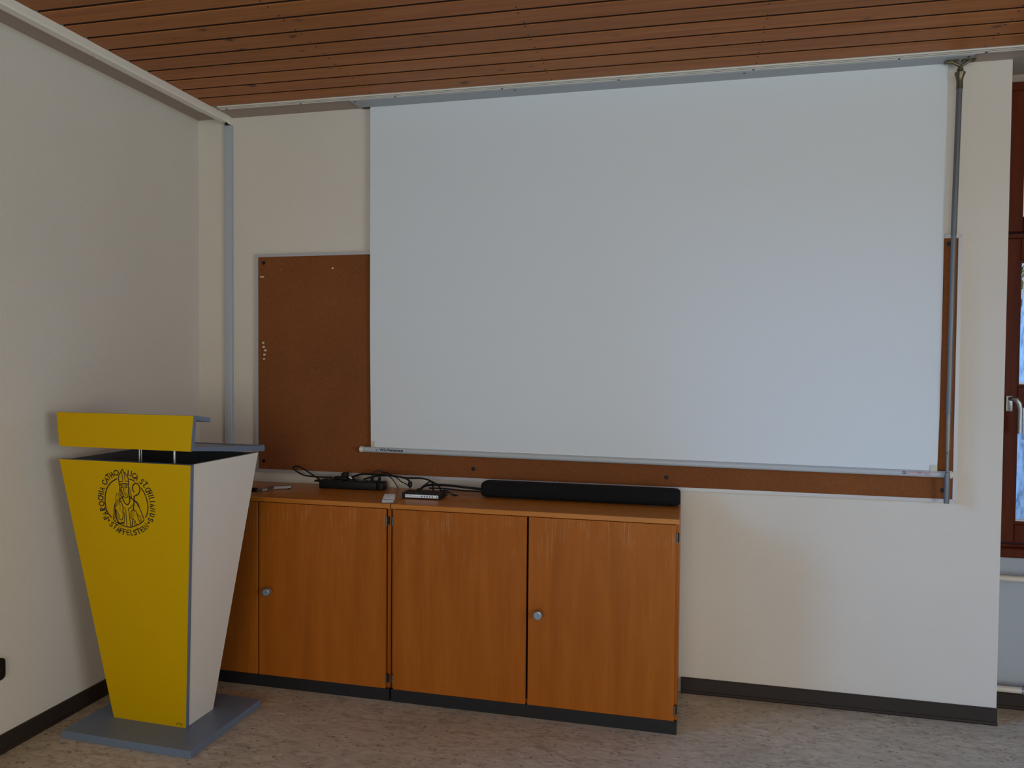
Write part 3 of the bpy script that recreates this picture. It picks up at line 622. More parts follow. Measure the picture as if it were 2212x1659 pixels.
# ------------------------------------------------------------------ cabinets
CD = 0.43
def cabinet(x0, wd, label, knob_left, knob_right, doors, top_z=0.880):
    c = thing('cabinet', label, 'cabinet', (x0, 0, 0), group='low wooden cabinets below the screen')
    link('side_panel', B(0, 0.016, -CD + 0.018, -0.022, 0.055, top_z - 0.021), VENEER, c); link('side_panel', B(wd - 0.016, wd, -CD + 0.018, -0.022, 0.055, top_z - 0.021), VENEER, c)
    link('top_panel', B(0, wd, -CD, -0.022, top_z - 0.021, top_z, bev=0.0012, seg=1), VENEER_TOP, c)
    link('bottom_panel', B(0.016, wd - 0.016, -CD + 0.020, -0.022, 0.055, 0.073), VENEER, c)
    link('back_panel', B(0.016, wd - 0.016, -0.034, -0.024, 0.073, top_z - 0.021), GROOVE, c)
    link('partition', B(wd / 2 - 0.008, wd / 2 + 0.008, -CD + 0.05, -0.034, 0.073, top_z - 0.021), GROOVE, c)
    link('plinth', B(0.002, wd - 0.001, -CD + 0.004, -0.03, 0.0, 0.0545), TOEBLACK, c)
    for (a, b, hx, kx) in doors:
        d = link('door', B(a - x0, b - x0, -CD, -CD + 0.0175, 0.0565, top_z - 0.0235, bev=0.0012, seg=1), VENEER, c)
        if kx is not None:
            k = kx - x0; kb = bmesh.new(); tube(kb, [(k, -CD + 0.002, 0.452), (k, -CD - 0.008, 0.452), (k, -CD - 0.012, 0.452), (k, -CD - 0.036, 0.452), (k, -CD - 0.038, 0.452)], [0.010, 0.010, 0.0180, 0.0180, 0.0166], 24)
            kk = link('knob', kb, plain('knob_side', (0.34, 0.32, 0.30), 0.35, 0.6), d, smooth=True)
            # bright rim and bluish face set into the end of the knob
            rg = bmesh.new(); seg = 32
            for r0, r1, yy in ((0.0146, 0.0174, -CD - 0.0390),):
                A_ = [rg.verts.new((k + r0 * math.cos(2 * PI * i / seg), yy, 0.452 + r0 * math.sin(2 * PI * i / seg))) for i in range(seg)]; B_ = [rg.verts.new((k + r1 * math.cos(2 * PI * i / seg), yy + 0.001, 0.452 + r1 * math.sin(2 * PI * i / seg))) for i in range(seg)]
                for i in range(seg): rg.faces.new([A_[i], A_[(i + 1) % seg], B_[(i + 1) % seg], B_[i]])
            link('knob_rim', rg, STEEL, d, smooth=True)
            link('knob_face', T([(k, -CD - 0.036, 0.452), (k, -CD - 0.0388, 0.452)], 0.0148, 24), KNOBM, d, smooth=True)
        h = hx - x0
        for z in (0.803, 0.100):
            sgn = 1 if hx > (a + b) / 2 else -1
            hb2 = bmesh.new(); tube(hb2, [(h, -CD - 0.001, z - 0.016), (h, -CD - 0.001, z + 0.016)], 0.0026, 8)
            for q in (-0.0185, 0.0185): tube(hb2, [(h, -CD - 0.001, z + q - 0.002), (h, -CD - 0.001, z + q + 0.002)], 0.0030, 8)
            hg = link('hinge', hb2, HINGE, c, smooth=True)
            lf = bmesh.new(); box(lf, min(h, h + sgn * 0.009), max(h, h + sgn * 0.009), -CD + 0.006, -CD + 0.0175, z - 0.016, z + 0.018); link('hinge_leaf', lf, SHADE_LEAF, hg)
    return c
cabinet(0.022, 1.2415, 'low wooden cabinet on the left, partly behind the yellow lectern', None, None, [(0.036, 0.613, 0.034, None), (0.621, 1.245, 1.2475, 0.676)])
cabinet(1.269, 1.240, 'low wooden cabinet on the right, carrying the black soundbar', None, None, [(1.2805, 1.880, 1.2785, None), (1.889, 2.4965, 2.4995, 1.937)])

# ------------------------------------------------------------------ things on the cabinets
CT = 0.880
sb = thing('soundbar', 'long black cloth-covered soundbar on the right-hand cabinet', 'speaker', (1.604, -0.130, CT))
body = bmesh.new(); n = 28; m_ = 26; Ls = 0.904
def rr2(t, w, h):   # superellipse cross-section (y, z)
    c, s = math.cos(t), math.sin(t); e = 2 / 3.2
    return (math.copysign(abs(c) ** e, c) * w / 2, math.copysign(abs(s) ** e, s) * h / 2)
rings = []
for i in range(m_ + 1):
    u = i / m_; x = Ls * (0.5 - 0.5 * math.cos(PI * u)); e = min(x, Ls - x) / 0.030
    k = 1.0 if e >= 1 else max(0.0, 1 - (1 - e) ** 2.4) ** (1 / 2.4)
    k = 0.55 + 0.45 * k
    rings.append([body.verts.new((x, a, 0.0385 + b)) for a, b in (rr2(2 * PI * j / n, 0.100 * (0.3 + 0.7 * k), 0.0745 * k) for j in range(n))])
for a, b in zip(rings, rings[1:]):
    for j in range(n): body.faces.new([a[j], a[(j + 1) % n], b[(j + 1) % n], b[j]])
body.faces.new(rings[0][::-1]); body.faces.new(rings[-1])
link('housing', body, SOUNDF, sb, smooth=True)
link('seam_line', T([(0.375, -0.0455, 0.0610), (0.53, -0.0455, 0.0610)], 0.0007, 6), plain('dim_seam', (0.05, 0.05, 0.055), 0.4), sb)
lg = bmesh.new(); ribbon(lg, [(0.330, 0.0), (0.336, -0.002), (0.346, -0.001), (0.352, 0.001)], 0.0016, lambda x, h: (x, -0.0440, 0.0650 + h)); link('emblem', lg, plain('dim_print', (0.10, 0.10, 0.11), 0.4), sb)
for x in (0.14, 0.76): link('foot', B(x, x + 0.05, -0.03, 0.03, 0, 0.003), BLACK, sb)

st = thing('power_strip', 'chunky black power strip with plugs, on the left-hand cabinet below the cork board', 'power strip', (0.766, -0.108, CT), rz=math.radians(2.0))
bm = bmesh.new(); box(bm, 0, 0.300, -0.030, 0.036, 0, 0.041, bev=0.007, seg=3); link('housing', bm, BLACK, st, smooth=True)
link('end_section', box(bmesh.new(), 0.302, 0.334, -0.029, 0.035, 0, 0.0405, bev=0.008, seg=3), BLACK, st, smooth=True)
link('cord_grip', T([(0.006, 0, 0.028), (-0.018, 0, 0.034), (-0.036, 0, 0.030)], [0.010, 0.007, 0.004], 10), BLACK, st, smooth=True)
for x in (0.045, 0.100, 0.155, 0.21, 0.26): link('socket', T([(x, 0.002, 0.0405), (x, 0.002, 0.0425)], 0.021, 18), plain('socket_black', (0.014, 0.014, 0.015), 0.3), st, smooth=True)
pa = bmesh.new(); box(pa, 0.062, 0.140, -0.018, 0.022, 0.042, 0.060, bev=0.008, seg=3)
def plug(name, label, x, y, z, *parts, m=BLACK):
    t = thing(name, label, 'plug', (x, y, z), group='plugs in the power strip')
    for nm, b_ in parts: link(nm, b_, m, t, smooth=True)
    return t
zs = CT + 0.0425
plug('angled_plug', 'large flat black plug with an upright block, in the middle of the power strip', 0.848, -0.104, zs, ('plug_body', box(bmesh.new(), -0.012, 0.060, -0.018, 0.018, 0, 0.016, bev=0.006, seg=3)), ('block', box(bmesh.new(), 0.030, 0.058, -0.016, 0.016, 0.014, 0.036, bev=0.003)))
w_ = plug('small_plug', 'small white-tipped plug lying beside the block on the power strip', 0.918, -0.106, zs, ('plug_body', T([(0, 0, 0.004), (0.016, 0, 0.007), (0.03, 0, 0.006)], [0.004, 0.006, 0.004], 8)))
link('tip', T([(0.000, -0.010, 0.018), (0.016, -0.010, 0.009)], [0.0032, 0.0036], 8), REMW, w_, smooth=True)
plug('slim_plug', 'slim upright black plug, left one of the pair near the power strip right end', 1.034, -0.100, zs, ('plug_body', box(bmesh.new(), -0.0055, 0.0055, -0.01, 0.01, 0, 0.022, bev=0.002)))
plug('slim_plug', 'slim upright black plug, right one of the pair near the power strip right end', 1.072, -0.100, zs, ('plug_body', box(bmesh.new(), -0.0052, 0.0052, -0.01, 0.01, 0, 0.020, bev=0.002)))

bxm = thing('audio_box', 'small flat black box with a white front strip of buttons, beside the remote control', 'electronic box', (1.264, -0.289, CT), rz=math.radians(1.5))
link('housing', box(bmesh.new(), 0, 0.184, 0, 0.085, 0.0015, 0.0275, bev=0.0015), BLACK, bxm)
for x in (0.012, 0.165):
    for y in (0.01, 0.07): link('foot', B(x, x + 0.01, y, y + 0.008, 0, 0.0016), BLACK, bxm)
fp = bmesh.new(); box(fp, 0.0155, 0.1735, -0.0012, 0.0, 0.0068, 0.0205, bev=0.0005, seg=1)
fpo = link('front_strip', fp, plain('pale_blue_print', (0.85, 0.92, 1.0), 0.4), bxm)
db2 = bmesh.new()
for x, r, z in [(0.020, 0.0014, 0.0135), (0.0245, 0.0014, 0.0135), (0.029, 0.0014, 0.0135), (0.0335, 0.0014, 0.0135), (0.042, 0.0021, 0.0140)] + [(0.052 + 0.0058 * i, 0.0013, 0.0125) for i in range(7)] + [(0.096 + 0.0125 * i, 0.0030, 0.0130) for i in range(5)] + [(0.157, 0.0012, 0.0130), (0.167, 0.0028, 0.0130)]:
    tube(db2, [(x, -0.0012, z), (x, -0.0020, z)], r, 10)
prop(link('buttons', db2, BLACK, fpo), 'row of black buttons and sockets')
link('status_lamp', T([(0.1838, 0.02, 0.016), (0.1848, 0.02, 0.016)], 0.0015, 8), HINGE, bxm)

rm = thing('remote_control', 'small white remote control lying by the joint between the two cabinets', 'remote control', (1.2475, -0.416, CT), rz=math.radians(19))
link('housing', box(bmesh.new(), -0.026, 0.026, 0.014, 0.150, 0, 0.017, bev=0.005, seg=3), REMW, rm, smooth=True)
link('end_cover', box(bmesh.new(), -0.0262, 0.0262, -0.003, 0.0185, 0, 0.0165, bev=0.006, seg=3), REMG, rm, smooth=True)
kb = bmesh.new()
for i in range(4):
    for j in range(3): box(kb, -0.017 + 0.013 * j, -0.009 + 0.013 * j, 0.050 + 0.022 * i, 0.061 + 0.022 * i, 0.0165, 0.0182)
link('buttons', kb, plain('grey_button', (0.64, 0.65, 0.68), 0.5), rm)

tl = thing('metal_bar_clamp', 'bent flat steel bar with a black end, lying on the cabinet behind the lectern', 'tool', (0.565, -0.232, CT))
bm = bmesh.new(); P = [(-0.045, -0.075, 0.008), (-0.020, -0.060, 0.008), (0.006, -0.050, 0.012), (0.020, -0.020, 0.018), (0.035, 0.010, 0.0195), (0.090, 0.045, 0.0195)]
def flat_bar(P, w, t, m, name, parent):
    bm = bmesh.new(); L = []
    for i, p_ in enumerate(P):
        a = Vector(P[max(i - 1, 0)]); b = Vector(P[min(i + 1, len(P) - 1)]); d = (b - a); d.z = 0; d.normalize(); q = Vector((-d.y, d.x, 0)) * w / 2; c = Vector(p_)
        L.append([bm.verts.new(c + q + Vector((0, 0, s * t / 2))) for s in (-1, 1)] + [bm.verts.new(c - q + Vector((0, 0, s * t / 2))) for s in (1, -1)])
    for a, b in zip(L, L[1:]):
        for k in range(4): bm.faces.new([a[k], a[(k + 1) % 4], b[(k + 1) % 4], b[k]])
    bm.faces.new(L[0][::-1]); bm.faces.new(L[-1]); bmesh.ops.bevel(bm, geom=list(bm.edges), offset=0.001, segments=1, affect='EDGES')
    return link(name, bm, m, parent)
flat_bar([(-0.035, -0.072, 0.0068), (-0.012, -0.062, 0.0070), (0.004, -0.046, 0.0095), (0.012, -0.026, 0.0125), (0.018, -0.008, 0.0130)], 0.012, 0.010, plain('shank_steel', (0.14, 0.13, 0.13), 0.4, 0.7), 'shank', tl)
flat_bar([(0.012, -0.012, 0.0115), (0.082, 0.040, 0.0115)], 0.018, 0.014, plain('dull_steel', (0.20, 0.18, 0.17), 0.4, 0.7), 'bar', tl)
link('black_end', box(bmesh.new(), -0.060, -0.032, -0.083, -0.064, 0, 0.018, bev=0.003), BLACK, tl)
link('foot', B(0.070, 0.080, 0.030, 0.040, 0, 0.0055), BLACK, tl)

# cables
def cable(label, r, P, name='cable', extra=()):
    bm = bmesh.new(); tube(bm, spline(P, 6), r, 8); o = link(name, bm, BLACK, smooth=True)
    prop(o, label, 'cable', 'black cables on the cabinets')
    for nm, b_ in extra: link(nm, b_, BLACK, o, smooth=True)
    return o
cable('black cable rising in a tall loop left of the power strip', .0040, [(0.748, -0.085, 0.914), (0.709, -0.085, 0.935), (0.67, -0.087, 0.958), (0.64, -0.088, 0.972), (0.613, -0.09, 0.976), (0.599, -0.085, 0.966), (0.613, -0.078, 0.95), (0.649, -0.074, 0.932), (0.694, -0.074, 0.927), (0.742, -0.078, 0.926), (0.815, -0.085, 0.9275)])
cable('thick black cable arching from the power strip to the connector at the black box', .0046, [(0.912, -0.09, 0.929), (0.947, -0.101, 0.944), (0.986, -0.112, 0.956), (1.034, -0.123, 0.959), (1.081, -0.134, 0.96), (1.128, -0.145, 0.961), (1.179, -0.167, 0.962), (1.221, -0.178, 0.959), (1.248, -0.187, 0.954), (1.263, -0.19, 0.944), (1.265, -0.19, 0.93), (1.267, -0.195, 0.912)],
      extra=[('connector', box(bmesh.new(), 1.2565, 1.2745, -0.199, -0.181, 0.918, 0.943, bev=0.004, seg=2))])
cable('black cable bowing from the power strip past the black box', .0040, [(0.985, -0.09, 0.9275), (1.02, -0.092, 0.938), (1.064, -0.084, 0.947), (1.136, -0.09, 0.951), (1.177, -0.098, 0.948), (1.229, -0.1, 0.945), (1.281, -0.102, 0.947), (1.32, -0.104, 0.942), (1.354, -0.106, 0.929), (1.38, -0.108, 0.914), (1.391, -0.11, 0.890)])
cable('thin black lead curving up from a slim plug and down behind the power strip', .0026, [(1.034, -0.1, 0.942), (1.033, -0.094, 0.95), (1.039, -0.089, 0.965), (1.056, -0.075, 0.971), (1.077, -0.068, 0.963), (1.097, -0.063, 0.949), (1.124, -0.055, 0.925), (1.150, -0.05, 0.8835)])
cable('thin black lead running from the right slim plug to the connector', .0026, [(1.072, -0.1, 0.940), (1.079, -0.109, 0.951), (1.094, -0.118, 0.967), (1.115, -0.122, 0.971), (1.141, -0.127, 0.963), (1.177, -0.136, 0.949), (1.204, -0.148, 0.934), (1.227, -0.158, 0.928), (1.252, -0.174, 0.919)])
cable('thickest black cable leading from behind the black box to the soundbar', .0060, [(1.286, -0.12, 0.890), (1.314, -0.12, 0.914), (1.364, -0.12, 0.921), (1.439, -0.12, 0.921), (1.514, -0.12, 0.916), (1.612, -0.12, 0.910)])
cable('thin black cable running under the thickest one to the soundbar', .0038, [(1.342, -0.14, 0.908), (1.417, -0.139, 0.909), (1.49, -0.138, 0.904), (1.610, -0.135, 0.903)])
cable('short black cable standing up from the back of the black box', .0036, [(1.323, -0.212, 0.9075), (1.330, -0.207, 0.919), (1.340, -0.19, 0.931), (1.351, -0.150, 0.941), (1.352, -0.125, 0.930), (1.356, -0.115, 0.8840)],
      extra=[('cable_boot', T([(1.310, -0.216, 0.9105), (1.322, -0.212, 0.9125), (1.328, -0.209, 0.917)], [0.007, 0.006, 0.004], 8))])
cable('small tangle of thin black wire behind the right corner of the black box', .0022, [(1.395, -0.165, 0.884), (1.419, -0.16, 0.905), (1.447, -0.165, 0.900), (1.434, -0.175, 0.886), (1.412, -0.16, 0.884), (1.407, -0.152, 0.895), (1.437, -0.165, 0.903), (1.457, -0.170, 0.890), (1.472, -0.165, 0.8835), (1.489, -0.155, 0.8835), (1.474, -0.15, 0.8835), (1.450, -0.158, 0.898), (1.430, -0.170, 0.892), (1.447, -0.180, 0.8835)])

# ------------------------------------------------------------------ lectern
lcx, lcy, lrz, wb, wt, dbk, dtk, zt = 0.42376, -0.82397, -0.02732, 0.17418, 0.30413, 0.08746, 0.22024, 1.10924
z0 = 0.030
lec = thing('lectern', 'tall yellow and white lectern tapering down to a blue-grey base, in front of the cabinet', 'lectern', (lcx, lcy, 0), rz=lrz)
link('base_plate', box(bmesh.new(), -0.2885, 0.3105, -0.2375, 0.2235, 0, z0, bev=0.0015, seg=1), LGREY, lec)
def quadslab(p0, p1, p2, p3, t, inward):
    """panel from outer corners p0..p3 with thickness t along vector inward"""
    bm = bmesh.new(); n_ = Vector(inward).normalized() * t; P = [Vector(p) for p in (p0, p1, p2, p3)]
    hexa(bm, [tuple(p) for p in P] + [tuple(p + n_) for p in P]); return bm
th = 0.014
e = Vector((0, -(dtk - dbk), zt - z0)).normalized(); nf = Vector((1, 0, 0)).cross(e); nf = nf if nf.y < 0 else -nf     # outward normal of the front face
# front panel: yellow face sheet on a grey board
fpn = link('front_panel', quadslab((-wb, -dbk + 0.0015, z0), (wb, -dbk + 0.0015, z0), (wt, -dtk + 0.0015, zt), (-wt, -dtk + 0.0015, zt), 0.016, -nf), LGREY, lec)
prop(fpn, 'blue-grey edged front board with yellow face')
yw = bmesh.new(); P = [(-wb, -dbk, z0), (wb - 0.002, -dbk, z0), (wt - 0.002, -dtk, zt), (-wt, -dtk, zt)]
v = [yw.verts.new(p) for p in P] + [yw.verts.new((a, b + 0.0016, c)) for a, b, c in P]
for f in ((0, 1, 2, 3), (7, 6, 5, 4), (0, 4, 5, 1), (1, 5, 6, 2), (2, 6, 7, 3), (3, 7, 4, 0)): yw.faces.new([v[i] for i in f])
face = prop(link('yellow_face', yw, YELLOW, lec), 'yellow painted face sheet bearing the black round emblem')
# side and back panels, slightly inset behind the front board
ins = 0.004
fo = 0.017
for s in (-1, 1):
    p = [(s * (wb - ins), -dbk + fo, z0), (s * (wb - ins), dbk, z0), (s * (wt - ins), dtk, zt), (s * (wt - ins), -dtk + fo, zt)]
    nn = Vector((-s, 0, 0))
    sp_ = link('side_panel', quadslab(*p, 0.014, nn), LWHITE, lec)
    q = [(s * (wb - ins - 0.0142), -dbk + fo, z0), (s * (wb - ins - 0.0142), dbk - 0.014, z0), (s * (wt - ins - 0.0142), dtk - 0.014, zt - 0.001), (s * (wt - ins - 0.0142), -dtk + fo, zt - 0.001)]
    link('inner_lining', quadslab(*q, 0.001, nn), INNER if s > 0 else plain('lit_lining', (0.13, 0.115, 0.10), 0.55), sp_)  # left lining coloured lighter, as the inner face that catches the light
bp_ = link('back_panel', quadslab((-(wb - 0.019), dbk, z0), ((wb - 0.019), dbk, z0), ((wt - 0.019), dtk, zt), (-(wt - 0.019), dtk, zt), 0.013, (0, -1, 0)), LGREY, lec)
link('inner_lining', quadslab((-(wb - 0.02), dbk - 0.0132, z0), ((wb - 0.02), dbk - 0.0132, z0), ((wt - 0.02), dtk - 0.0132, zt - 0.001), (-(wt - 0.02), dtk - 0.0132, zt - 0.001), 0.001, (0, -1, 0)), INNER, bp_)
shz = zt - 0.10; k_ = (shz - z0) / (zt - z0); sw = wb + (wt - wb) * k_ - 0.022; sd = dbk + (dtk - dbk) * k_ - 0.018
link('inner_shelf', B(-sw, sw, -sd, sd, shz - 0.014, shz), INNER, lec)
# head: leaning C-shaped reading desk carried by metal rods
hf = -0.220
hd = link('reading_desk', quadslab((-0.304, hf + 0.0015, 1.161), (0.304, hf + 0.0015, 1.161), (0.3165, hf + 0.0015, 1.2955), (-0.3165, hf + 0.0015, 1.2955), 0.016, (0, 1, 0)), LGREY, lec)
yb = bmesh.new(); P = [(-0.304, hf, 1.161), (0.302, hf, 1.161), (0.3145, hf, 1.2955), (-0.3165, hf, 1.2955)]
v = [yb.verts.new(p) for p in P] + [yb.verts.new((a, b + 0.0014, c)) for a, b, c in P]
for f in ((0, 1, 2, 3), (7, 6, 5, 4), (0, 4, 5, 1), (1, 5, 6, 2), (2, 6, 7, 3), (3, 7, 4, 0)): yb.faces.new([v[i] for i in f])
link('yellow_face', yb, YELLOW, hd)
led = bmesh.new(); hexa(led, [(-0.316, hf + 0.0175, 1.2785), (0.316, hf + 0.0175, 1.2785), (0.3165, -0.122, 1.2655), (-0.3165, -0.122, 1.2655), (-0.3165, hf + 0.0175, 1.2955), (0.3165, hf + 0.0175, 1.2955), (0.3175, -0.122, 1.2825), (-0.3175, -0.122, 1.2825)])
link('top_ledge', led, LGREY, hd)
sl = bmesh.new(); ys, ye = hf + 0.0175, 0.252
hexa(sl, [(-0.305, ys, 1.161), (0.305, ys, 1.161), (0.311, ye, 1.1115), (-0.311, ye, 1.1115), (-0.305, ys, 1.176), (0.305, ys, 1.176), (0.311, ye, 1.1345), (-0.311, ye, 1.1345)])
link('reading_surface', sl, LGREY, hd)
link('paper_stop', box(bmesh.new(), -0.311, 0.311, ye - 0.020, ye, 1.1340, 1.1400, bev=0.002), LGREY, hd)
for x, y, rr_ in ((0.135, -0.10, 0.0052), (-0.031, -0.10, 0.0026), (-0.108, 0.0, 0.0030)):
    zt_ = 1.161 - (y - ys) / (ye - ys) * 0.0495
    link('rod', T([(x, y, shz), (x, y, zt_ + 0.002)], rr_, 12), plain('bright_rod', (0.62, 0.60, 0.56), 0.3, 0.6), lec, smooth=True)
